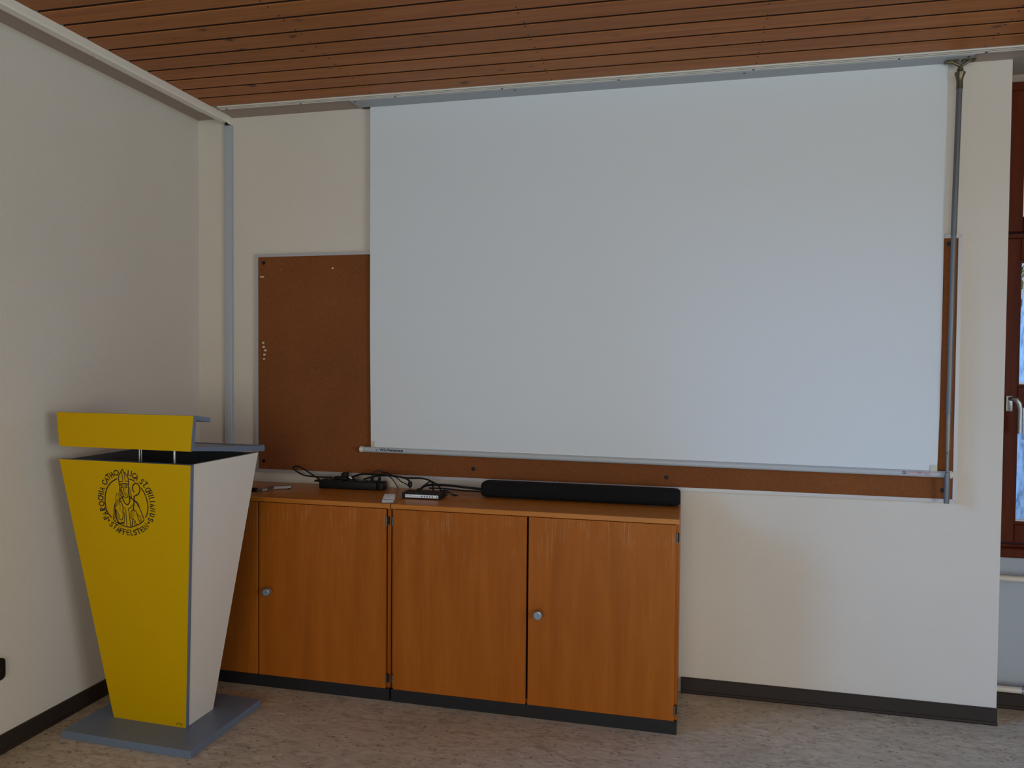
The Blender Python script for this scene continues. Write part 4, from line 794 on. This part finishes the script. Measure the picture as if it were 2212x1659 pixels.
# painted emblem: round parish seal with mitred bishop, lettering around it
STROKES = [(3.7,[-7.7,1059.1,-10.1,1056.3,-12.6,1053.5,-15.4,1049.8,-18.9,1044.3,-22.8,1038.0,-25.9,1032.4,-27.9,1028.4,-29.1,1025.3,-29.8,1022.0,-29.9,1018.4,-29.5,1014.7,-29.2,1010.8,-29.0,1006.4,-28.9,1001.8,-28.8,997.2]),
(3.7,[-7.7,1059.1,-5.6,1055.9,-3.5,1052.8,-1.0,1049.3,2.6,1045.1,6.6,1040.6,9.9,1036.3,12.3,1032.6,14.0,1029.0,15.2,1025.3,15.8,1021.4,15.9,1017.2,15.7,1013.0,15.4,1008.5,14.8,1004.0,14.2,999.4]),
(3.0,[-12.2,1048.8,-11.5,1037.6,-10.2,1020.7,-11.5,1009.9,-27.4,1008.6]),
(3.0,[-1.8,1048.1,0.1,1030.2,1.2,1011.7,14.8,1010.7]),
(3.9,[-28.6,998.3,-23.4,999.2,-18.2,1000.1,-13.2,1000.8,-8.7,1001.3,-4.4,1001.5,-0.0,1001.5,4.7,1001.1,9.4,1000.5,14.2,999.9]),
(2.7,[-24.6,993.5,-21.4,994.0,-18.1,994.4,-15.3,994.3,-13.0,993.2,-11.2,991.5,-10.0,989.1,-9.6,985.7,-9.8,981.6,-10.0,977.8,-10.1,974.3,-10.2,971.1,-9.7,968.7,-8.2,967.9,-6.1,967.9,-3.9,967.9]),
(4.4,[-21.4,986.8,-16.2,986.5]),
(2.7,[7.5,995.9,3.7,995.7,-0.1,995.5,-2.9,994.0,-3.9,990.3,-4.0,985.3,-4.0,980.4]),
(4.2,[1.0,987.4,7.0,988.9]),
(3.0,[-10.8,959.4,-8.8,960.0,-6.8,960.5,-4.7,960.8,-2.8,960.7,-0.9,960.4,1.1,960.0]),
(2.2,[-6.7,955.1,-2.1,955.3]),
(3.2,[-23.1,983.9,-21.5,978.2,-19.9,972.6,-18.5,967.1,-17.4,961.8,-16.5,956.8,-14.9,952.6,-12.1,949.4,-8.5,947.0,-5.2,945.7,-2.2,945.8,0.6,946.8,3.0,948.5,4.7,950.2,5.9,952.5,7.2,956.1,8.6,961.2,10.0,967.5,11.3,974.4,12.3,981.6,13.2,989.4,14.2,997.1]),
(3.7,[-27.1,995.0,-28.1,987.3,-29.1,979.7,-29.8,972.2,-29.9,965.2,-29.7,958.5,-29.5,951.8]),
(3.0,[-25.8,978.1,-24.8,972.3,-23.8,966.4,-23.1,961.2,-22.9,957.0,-22.9,953.5,-22.9,949.9]),
(2.7,[15.5,988.2,16.9,983.0,18.3,977.9,19.6,972.6,20.6,966.5,21.4,960.1,22.1,954.6,22.6,950.6,22.9,947.6,23.3,944.5]),
(2.7,[12.6,974.4,13.0,969.8,13.4,965.2,13.6,960.9,13.8,957.3,13.8,954.0,13.8,950.7]),
(4.2,[-18.8,947.8,-21.4,946.6,-23.9,945.4,-26.5,944.0,-28.9,942.1,-31.4,940.0,-33.8,937.9]),
(4.9,[-33.5,940.2,-33.0,927.7]),
(4.4,[-18.6,949.0,-18.8,943.9,-19.1,938.7,-18.9,935.3,-18.2,935.1,-17.1,936.6,-16.1,937.0,-15.4,934.6,-14.7,931.1,-13.8,928.0,-12.6,925.7,-11.2,923.7,-9.3,922.0,-6.6,920.1,-3.5,918.5,-0.5,917.9,2.2,918.7,4.9,920.5,7.3,922.9,9.4,926.2,11.3,930.1,13.2,934.0]),
(4.2,[11.3,951.7,11.6,946.5,11.9,941.3,12.3,938.2,13.3,939.4,14.4,942.8,15.0,944.4,14.6,942.1,13.5,938.1,12.5,934.0]),
(4.9,[13.8,950.7,16.1,949.1,18.4,947.4,21.0,945.5,24.1,943.2,27.4,940.6,30.7,938.1]),
(6.7,[34.3,935.2,37.6,933.4,40.9,931.6,44.0,929.0,46.7,925.1,49.2,920.5,51.6,915.8]),
(3.7,[50.5,916.9,54.1,908.5,57.7,900.0,60.8,892.5,62.7,886.7,64.1,881.8,65.5,876.9,67.6,871.7,69.7,866.4,70.4,861.9,69.1,858.5,66.4,855.7,62.8,852.9,58.4,849.6,53.2,846.1,47.3,842.8,40.8,839.5,33.7,836.3,26.6,833.4,19.7,830.9,12.9,828.7,6.1,827.3,-0.5,826.7,-7.1,826.8,-13.7,827.3,-20.2,828.2,-26.7,829.5,-33.1,831.2,-39.4,833.2,-45.7,835.5,-52.2,838.6,-59.7,842.8,-67.3,847.8,-72.5,852.9,-73.6,857.3,-72.2,861.8,-70.2,868.6,-67.9,879.9,-64.9,893.5,-62.3,904.6,-60.6,910.9,-59.3,914.8,-58.0,918.6]),
(4.7,[35.7,971.2,33.6,974.8,31.4,978.4,30.2,982.1,30.5,986.0,31.7,989.9,33.3,993.6,35.4,996.9,37.9,1000.0,40.6,1002.4,43.6,1004.1,46.9,1005.3,50.1,1005.7,53.2,1005.2,56.2,1004.0,58.8,1002.2,61.0,999.7,62.7,996.5,64.0,992.9,64.6,988.7,64.6,983.9,64.0,979.4,62.9,975.2,61.2,971.1,58.7,967.3,55.4,963.9,51.4,960.8,47.3,958.2,42.8,956.4,38.3,954.9,35.0,953.0,33.8,949.9,33.8,946.4,33.9,943.9,33.9,944.1,34.0,945.3,33.7,944.3,33.0,939.4,32.0,932.4,30.7,924.8,29.2,917.1,27.5,908.9,25.7,900.7]),
(2.2,[-51.5,939.2,-50.8,943.1,-50.0,947.0,-48.8,950.7,-47.1,954.9,-45.0,959.0,-42.9,961.3,-41.0,960.9,-39.2,958.8,-37.6,955.9,-36.6,952.3,-35.9,947.9,-35.1,943.5]),
(2.5,[-51.5,939.2,-51.5,939.4,-51.5,939.5,-51.6,938.4,-51.7,935.0,-51.9,930.4,-52.5,925.8,-53.9,922.0,-55.8,918.4,-57.2,914.1,-57.8,908.6,-58.0,902.6,-57.2,896.9,-55.1,892.2,-52.2,887.8,-49.5,883.6,-47.4,879.2,-45.6,875.0,-44.3,871.3,-43.9,868.6,-44.0,866.5,-44.1,864.4]),
(2.0,[-53.1,907.5,-51.7,912.5,-50.3,917.5,-48.9,922.6,-47.3,927.9,-45.7,933.4,-44.0,938.8]),
(1.7,[-44.6,913.7,-39.0,936.8]),
(1.7,[-39.0,916.3,-35.1,932.5]),
(1.2,[-33.4,916.6,-34.8,911.0,-36.2,905.4,-37.2,900.4,-37.4,896.2,-37.2,892.6,-36.9,889.0]),
(3.2,[-28.2,929.4,-26.5,923.6,-24.8,917.7,-23.6,912.6,-22.8,908.9,-22.3,905.9,-22.4,902.4,-23.2,897.8,-24.5,892.6,-25.5,887.4,-25.2,882.2,-24.6,876.9,-25.1,871.4,-27.1,864.5,-30.1,857.5,-34.2,853.6,-40.4,854.8,-47.7,859.1,-53.2,863.9,-55.2,868.5,-55.3,873.7,-55.4,878.7,-56.2,883.3,-57.0,887.8,-57.8,892.3]),
(2.7,[-21.1,905.3,-17.7,903.7,-14.3,902.1,-11.9,899.6,-10.8,895.9,-10.7,891.3,-10.8,886.0,-11.1,880.2,-11.5,873.6,-11.9,865.3,-12.0,854.3,-12.0,841.4,-11.9,828.6]),
(3.0,[24.7,918.2,21.2,914.3,17.6,910.3,14.0,906.8,9.6,904.6,5.1,902.9,2.1,900.4,1.6,897.1,2.8,893.0,3.8,886.8,4.1,877.3,4.4,865.8,4.7,854.9,5.0,845.7,5.3,837.2,5.6,828.6]),
(2.5,[-23.9,887.5,-22.1,886.1,-20.3,884.7,-19.2,882.0,-19.1,877.7,-19.6,872.1,-20.6,864.8,-22.2,855.1,-24.3,843.7,-26.3,832.2]),
(5.4,[-58.8,894.5,-60.2,886.9,-61.6,879.2,-61.6,871.4,-59.3,862.7,-55.8,853.8,-52.6,846.7,-50.4,842.5,-48.7,840.2,-46.9,837.8]),
(6.2,[-50.7,839.9,-46.7,839.8,-42.7,839.8,-38.7,840.1,-34.6,841.0,-30.5,842.4,-26.3,843.7]),
(1.7,[-67.0,868.8,-65.7,848.1]),
(2.5,[26.1,898.4,22.8,897.3,19.5,896.2,16.8,894.5,15.0,891.8,13.8,888.6,12.8,885.1,11.6,881.3,10.6,877.3,10.1,873.5,10.1,870.1,10.5,866.9,12.3,864.0,16.6,861.3,22.2,858.8,26.6,856.3,28.4,853.7,29.0,851.1,29.6,848.5,30.5,845.5,31.4,842.6,33.3,840.7,36.9,840.5,41.4,841.3,45.9,842.1]),
(3.0,[27.4,898.5,30.9,896.7,34.4,894.8,37.2,892.3,39.0,888.7,40.1,884.4,41.1,880.0,41.8,875.8,42.4,871.4,43.5,866.5,45.5,860.6,48.0,854.0,50.5,847.5]),
(1.5,[18.4,894.0,27.2,884.8]),
(1.5,[13.3,884.0,25.8,877.9]),
(1.5,[12.4,876.0,27.0,871.7]),
(1.5,[11.5,867.9,22.2,864.0]),
(1.7,[22.7,897.1,30.5,890.7]),
(2.5,[42.4,880.1,47.3,877.1,52.1,874.1,55.6,870.1,56.8,864.2,56.5,857.2,56.3,850.2]),
(3.7,[17.2,860.3,16.1,854.8,15.0,849.4,14.0,844.0,13.0,838.9,12.0,833.9,10.9,828.9]),
(2.5,[23.5,852.7,23.0,848.2,22.5,843.7,22.7,840.0,24.4,837.6,26.8,835.9,29.3,834.2]),
(4.6,[-38.0,1019.8,-42.8,1017.3,-47.7,1014.9,-52.6,1012.4,-57.4,1009.8,-61.9,1006.9,-66.2,1003.7,-70.3,1000.4,-74.2,996.8,-78.0,993.0,-81.5,988.9,-84.8,984.5,-87.9,979.7,-90.8,974.7,-93.4,969.6,-95.7,964.6,-97.6,959.7,-99.2,954.8,-100.5,949.8,-101.6,944.7,-102.5,939.6,-103.3,934.2,-103.9,928.7,-104.4,923.2,-104.6,917.8,-104.6,912.6,-104.3,907.5,-103.9,902.6,-103.2,897.8,-102.3,893.2,-101.1,889.0,-99.7,885.2,-97.9,881.6,-96.0,878.2,-93.9,875.1,-91.9,872.3,-89.7,869.8,-87.5,867.6,-85.2,865.7,-82.9,863.8,-80.6,861.8]),
(4.2,[22.5,1021.0,24.6,1020.5,26.8,1020.0,28.9,1019.5,31.0,1019.0,33.2,1018.4,35.3,1017.6,37.4,1016.7,39.5,1015.7,41.6,1014.7,43.6,1013.8]),
(4.2,[71.2,988.2,73.6,984.7,76.0,981.2,78.4,977.8,80.7,974.3,82.6,970.9,84.3,967.7,85.7,964.6,87.0,961.5,88.2,958.1,89.3,954.4,90.4,950.0,91.5,945.1,92.5,939.9,93.3,934.9,93.9,930.3,94.3,926.2,94.4,922.4,94.4,918.8,94.2,915.1,93.8,911.3,93.1,907.0,92.3,902.6,91.2,898.2,90.0,893.8,88.7,889.7,87.2,885.9,85.4,882.3,83.5,878.8,81.5,875.3,79.6,871.7]),
(4.2,[-94.2,861.0,-116.1,850.7]),
(4.2,[-116.1,850.7,-118.7,858.8,-111.2,862.8,-104.0,856.4]),
(4.2,[-98.4,874.9,-122.6,871.5,-101.1,884.4]),
(4.2,[-106.9,873.9,-108.6,880.0]),
(4.2,[-107.1,891.0,-130.6,886.2]),
(4.2,[-130.6,886.2,-130.5,889.2,-130.4,892.2,-129.6,894.5,-127.5,895.8,-124.7,896.4,-122.3,896.0,-121.2,893.5,-120.4,890.0,-118.9,888.6,-115.8,891.0,-111.8,895.5,-107.9,900.0]),
(4.2,[-109.7,916.1,-111.4,913.5,-113.2,910.9,-115.1,908.8,-117.4,907.5,-119.9,906.6,-122.4,906.2,-124.8,906.3,-127.1,906.8,-129.1,907.9,-131.0,909.7,-132.6,912.1,-133.1,914.5,-132.0,917.1,-129.9,919.7,-127.6,921.8,-125.3,923.2,-122.8,924.0,-120.3,924.4,-118.0,924.4,-115.6,923.8,-113.6,922.7,-112.1,920.9,-110.9,918.5,-109.7,916.1]),
(4.2,[-131.1,942.1,-132.6,940.5,-134.1,938.9,-134.8,937.2,-134.4,935.4,-133.2,933.6,-131.6,932.1,-129.8,931.1,-127.5,930.5,-125.2,930.2,-122.8,930.2,-120.3,930.5,-118.0,931.2,-115.6,932.4,-113.5,934.0,-112.0,935.7,-111.8,937.4,-112.4,939.1,-112.9,940.9]),
(4.2,[-111.9,944.2,-134.0,947.8]),
(4.2,[-108.3,953.3,-130.3,956.9]),
(4.2,[-123.0,946.0,-119.3,955.1]),
(4.2,[-107.7,961.1,-129.0,966.4]),
(4.2,[-105.8,967.9,-123.3,979.4,-99.8,977.5]),
(4.2,[-111.8,972.2,-108.0,978.2]),
(4.2,[-100.6,1010.9,-102.7,1009.9,-104.8,1009.0,-106.2,1007.7,-106.8,1005.8,-106.8,1003.6,-106.4,1001.6,-105.4,999.9,-103.9,998.4,-102.2,997.2,-100.3,996.2,-98.1,995.6,-95.8,995.3,-93.3,995.6,-90.7,996.2,-88.6,997.3,-87.6,998.8,-87.1,1000.7,-86.5,1002.6]),
(4.2,[-83.8,1004.9,-95.5,1020.9,-75.1,1013.0]),
(4.2,[-87.7,1010.7,-82.2,1015.8]),
(4.2,[-70.1,1020.0,-84.1,1033.6]),
(4.2,[-89.8,1029.3,-78.5,1037.9]),
(4.2,[-59.3,1023.3,-70.8,1038.6]),
(4.2,[-50.0,1029.0,-61.5,1044.3]),
(4.2,[-65.0,1031.0,-55.7,1036.7]),
(4.2,[-34.2,1034.9,-37.4,1034.8,-40.6,1034.7,-43.3,1035.0,-45.4,1036.0,-47.0,1037.4,-48.1,1039.1,-48.6,1041.0,-48.7,1043.1,-48.1,1045.3,-46.7,1047.7,-44.6,1050.3,-42.2,1052.0,-39.2,1052.6,-35.9,1052.5,-33.1,1051.9,-31.0,1050.9,-29.4,1049.5,-28.4,1047.8,-27.8,1045.9,-27.7,1043.8,-28.3,1041.6,-29.9,1039.4,-32.1,1037.1,-34.2,1034.9]),
(4.2,[19.3,1054.5,15.5,1035.0,21.8,1034.9]),
(4.2,[28.7,1033.4,34.8,1052.8]),
(4.2,[53.2,1042.3,51.9,1043.5,50.5,1044.8,48.9,1045.4,46.7,1045.0,44.3,1044.1,42.1,1042.8,40.4,1041.3,39.0,1039.4,37.8,1037.5,37.1,1035.5,36.7,1033.4,36.7,1031.5,37.3,1029.6,38.5,1027.7,39.9,1026.5,41.7,1026.3,43.9,1026.8,46.1,1027.2]),
(4.2,[44.9,1022.8,61.3,1038.9,54.9,1018.9]),
(4.2,[50.9,1028.3,57.2,1025.9]),
(4.2,[87.0,1016.6,86.7,1018.3,86.4,1019.9,85.6,1021.1,84.0,1021.6,81.9,1021.7,80.0,1021.3,78.4,1020.5,77.1,1019.2,76.4,1017.6,77.0,1015.3,78.1,1012.6,78.6,1010.2,77.8,1008.3,76.4,1006.7,74.8,1005.6,72.9,1005.1,70.8,1005.2,69.2,1005.8,68.3,1007.0,67.8,1008.8,67.4,1010.6]),
(4.2,[82.4,997.4,101.2,1010.5]),
(4.2,[97.4,1014.9,105.0,1006.1]),
(4.2,[84.5,991.6,86.0,992.2]),
(4.2,[111.7,982.6,111.9,984.5,112.1,986.3,111.7,987.8,110.1,988.9,107.9,989.6,105.5,989.9,103.3,989.7,100.9,989.1,98.6,988.2,96.5,987.1,94.6,985.6,93.0,984.0,91.8,982.0,90.9,979.8,90.8,978.0,91.7,976.7,93.3,975.7,95.0,974.7]),
(4.2,[95.0,972.6,116.7,980.5]),
(4.2,[97.6,964.4,119.4,972.3]),
(4.2,[105.8,976.6,108.5,968.3]),
(4.2,[101.1,956.8,123.3,962.7]),
(4.2,[125.8,953.3,103.4,949.3,103.7,943.8]),
(4.2,[104.9,935.2,127.4,937.5]),
(4.2,[106.2,926.2,127.5,921.5,104.4,916.1]),
(4.2,[113.6,924.3,112.5,917.9]),
(4.2,[105.6,910.1,127.2,907.6,101.8,898.6,123.4,896.0]),
(4.2,[122.0,884.0,116.6,885.6,111.2,887.2,106.7,888.1,103.4,887.7,100.9,886.7,99.5,885.3,99.2,883.4,100.1,881.3,102.3,879.3,106.5,877.8,112.0,876.5,117.6,875.3]),
(4.2,[105.5,855.8,107.4,856.8,109.2,857.7,110.5,858.8,110.9,860.4,110.8,862.3,110.2,863.7,109.1,864.7,107.6,865.4,105.7,865.3,103.1,863.9,100.2,861.9,97.5,860.5,95.2,860.3,93.2,860.9,91.8,861.8,91.1,863.3,91.0,865.1,91.6,866.8,92.9,868.0,94.9,869.1,96.9,870.2]),
(4.2,[-72.9,836.6,-73.1,838.3,-73.3,840.0,-74.0,841.2,-75.7,841.8,-77.8,841.9,-79.8,841.6,-81.4,840.8,-82.9,839.5,-83.7,837.8,-83.3,835.5,-82.3,832.7,-82.0,830.2,-82.9,828.2,-84.5,826.5,-86.2,825.4,-88.2,825.0,-90.4,825.1,-92.0,825.8,-92.8,827.1,-93.2,829.0,-93.5,830.8]),
(4.2,[-75.4,816.5,-60.3,833.9]),
(4.2,[-65.7,837.0,-54.8,830.9]),
(4.2,[-65.1,806.9,-48.6,824.2,-54.7,803.4]),
(4.2,[-59.1,812.9,-52.5,810.7]),
(4.2,[-50.5,800.6,-42.0,820.4,-33.2,818.8]),
(4.2,[-46.1,810.9,-38.8,809.6]),
(4.2,[-34.8,795.9,-29.7,816.1,-20.4,815.7]),
(4.2,[-32.1,806.4,-24.5,806.1]),
(4.2,[-4.9,815.0,-14.9,813.9,-16.2,794.0,-6.2,795.0]),
(4.2,[-15.6,804.3,-7.4,805.2]),
(4.2,[1.6,813.4,3.8,794.1,10.3,795.6]),
(4.2,[25.7,815.7,23.8,816.0,21.9,816.3,20.1,816.1,18.6,815.0,17.2,813.3,16.3,811.7,16.2,810.2,16.7,808.7,18.0,807.6,20.7,807.2,24.2,807.2,27.0,806.8,28.5,805.5,29.3,803.9,29.4,802.2,28.7,800.5,27.3,798.9,25.6,797.8,23.7,797.5,21.6,797.7,19.5,798.0]),
(4.2,[43.7,804.4,35.0,821.3]),
(4.2,[28.6,818.1,41.5,824.6]),
(4.2,[54.4,830.6,45.9,825.0,57.7,809.9,66.2,815.6]),
(4.2,[51.6,817.7,58.5,822.4]),
(4.2,[72.9,820.0,59.5,833.8]),
(4.2,[80.2,824.7,64.9,837.0,90.2,834.0,74.9,846.2]),
(2.5,[-99.0,846.6,-91.8,851.0]),
(2.5,[-99.3,850.7,-91.4,846.9]),
(2.5,[-95.8,852.9,-95.0,844.7]),
(2.5,[93.3,848.9,87.3,852.4]),
(2.5,[89.0,846.5,91.6,854.7]),
(2.5,[86.0,848.2,94.6,853.0]),
(1.9,[129.5,8.1,137.2,19.3,140.6,9.7]),
(1.9,[143.8,20.2,150.0,17.0,145.0,10.3]),
(1.9,[151.6,11.2,156.9,20.0,158.0,10.1]),
(1.9,[135.1,-1.2,146.1,-0.6])]
ef = Vector((0, -(dtk - dbk), zt - z0)).normalized()
def onface(u, w_): return tuple(Vector((0, -dbk, z0)) + Vector((u, 0, 0)) / 1000 + ef * (w_ / 1000) + nf * 0.0007)
for nm, a, b in (('seal', 0, 50), ('lettering', 50, 119), ('signature', 119, 999)):
    bm = bmesh.new()
    for w_, pts in STROKES[a:b]:
        ribbon(bm, list(zip(pts[0::2], pts[1::2])), w_, onface)
    link(nm, bm, INKED, face)

# black rounded plate on the left wall, cut by the picture's edge
wp = thing('wall_plate', 'black rounded fitting low on the left wall, cut by the left edge of the photo', 'wall fitting', (0, -1.235, 0.284))
bm = bmesh.new(); box(bm, 0, 0.012, -0.044, 0.044, 0, 0.083, bev=0.0055, seg=3)
pr = bmesh.new(); R_ = 0.018; prf = []
for cx_, cy_, a0 in ((0.044 - R_, 0.083 - R_, 0), (-0.044 + R_, 0.083 - R_, 90), (-0.044 + R_, R_, 180), (0.044 - R_, R_, 270)):
    for k in range(6): a = math.radians(a0 + 90 * k / 5); prf.append((cx_ + R_ * math.cos(a), cy_ + R_ * math.sin(a)))
prism(pr, prf, 0.0, 0.012, 0); link('cover', pr, BLACK, wp); bm.free()
link('inset', T([(0.0115, 0, 0.0415), (0.013, 0, 0.0415)], 0.022, 24), plain('inset_black', (0.012, 0.012, 0.013), 0.3), wp, smooth=True)
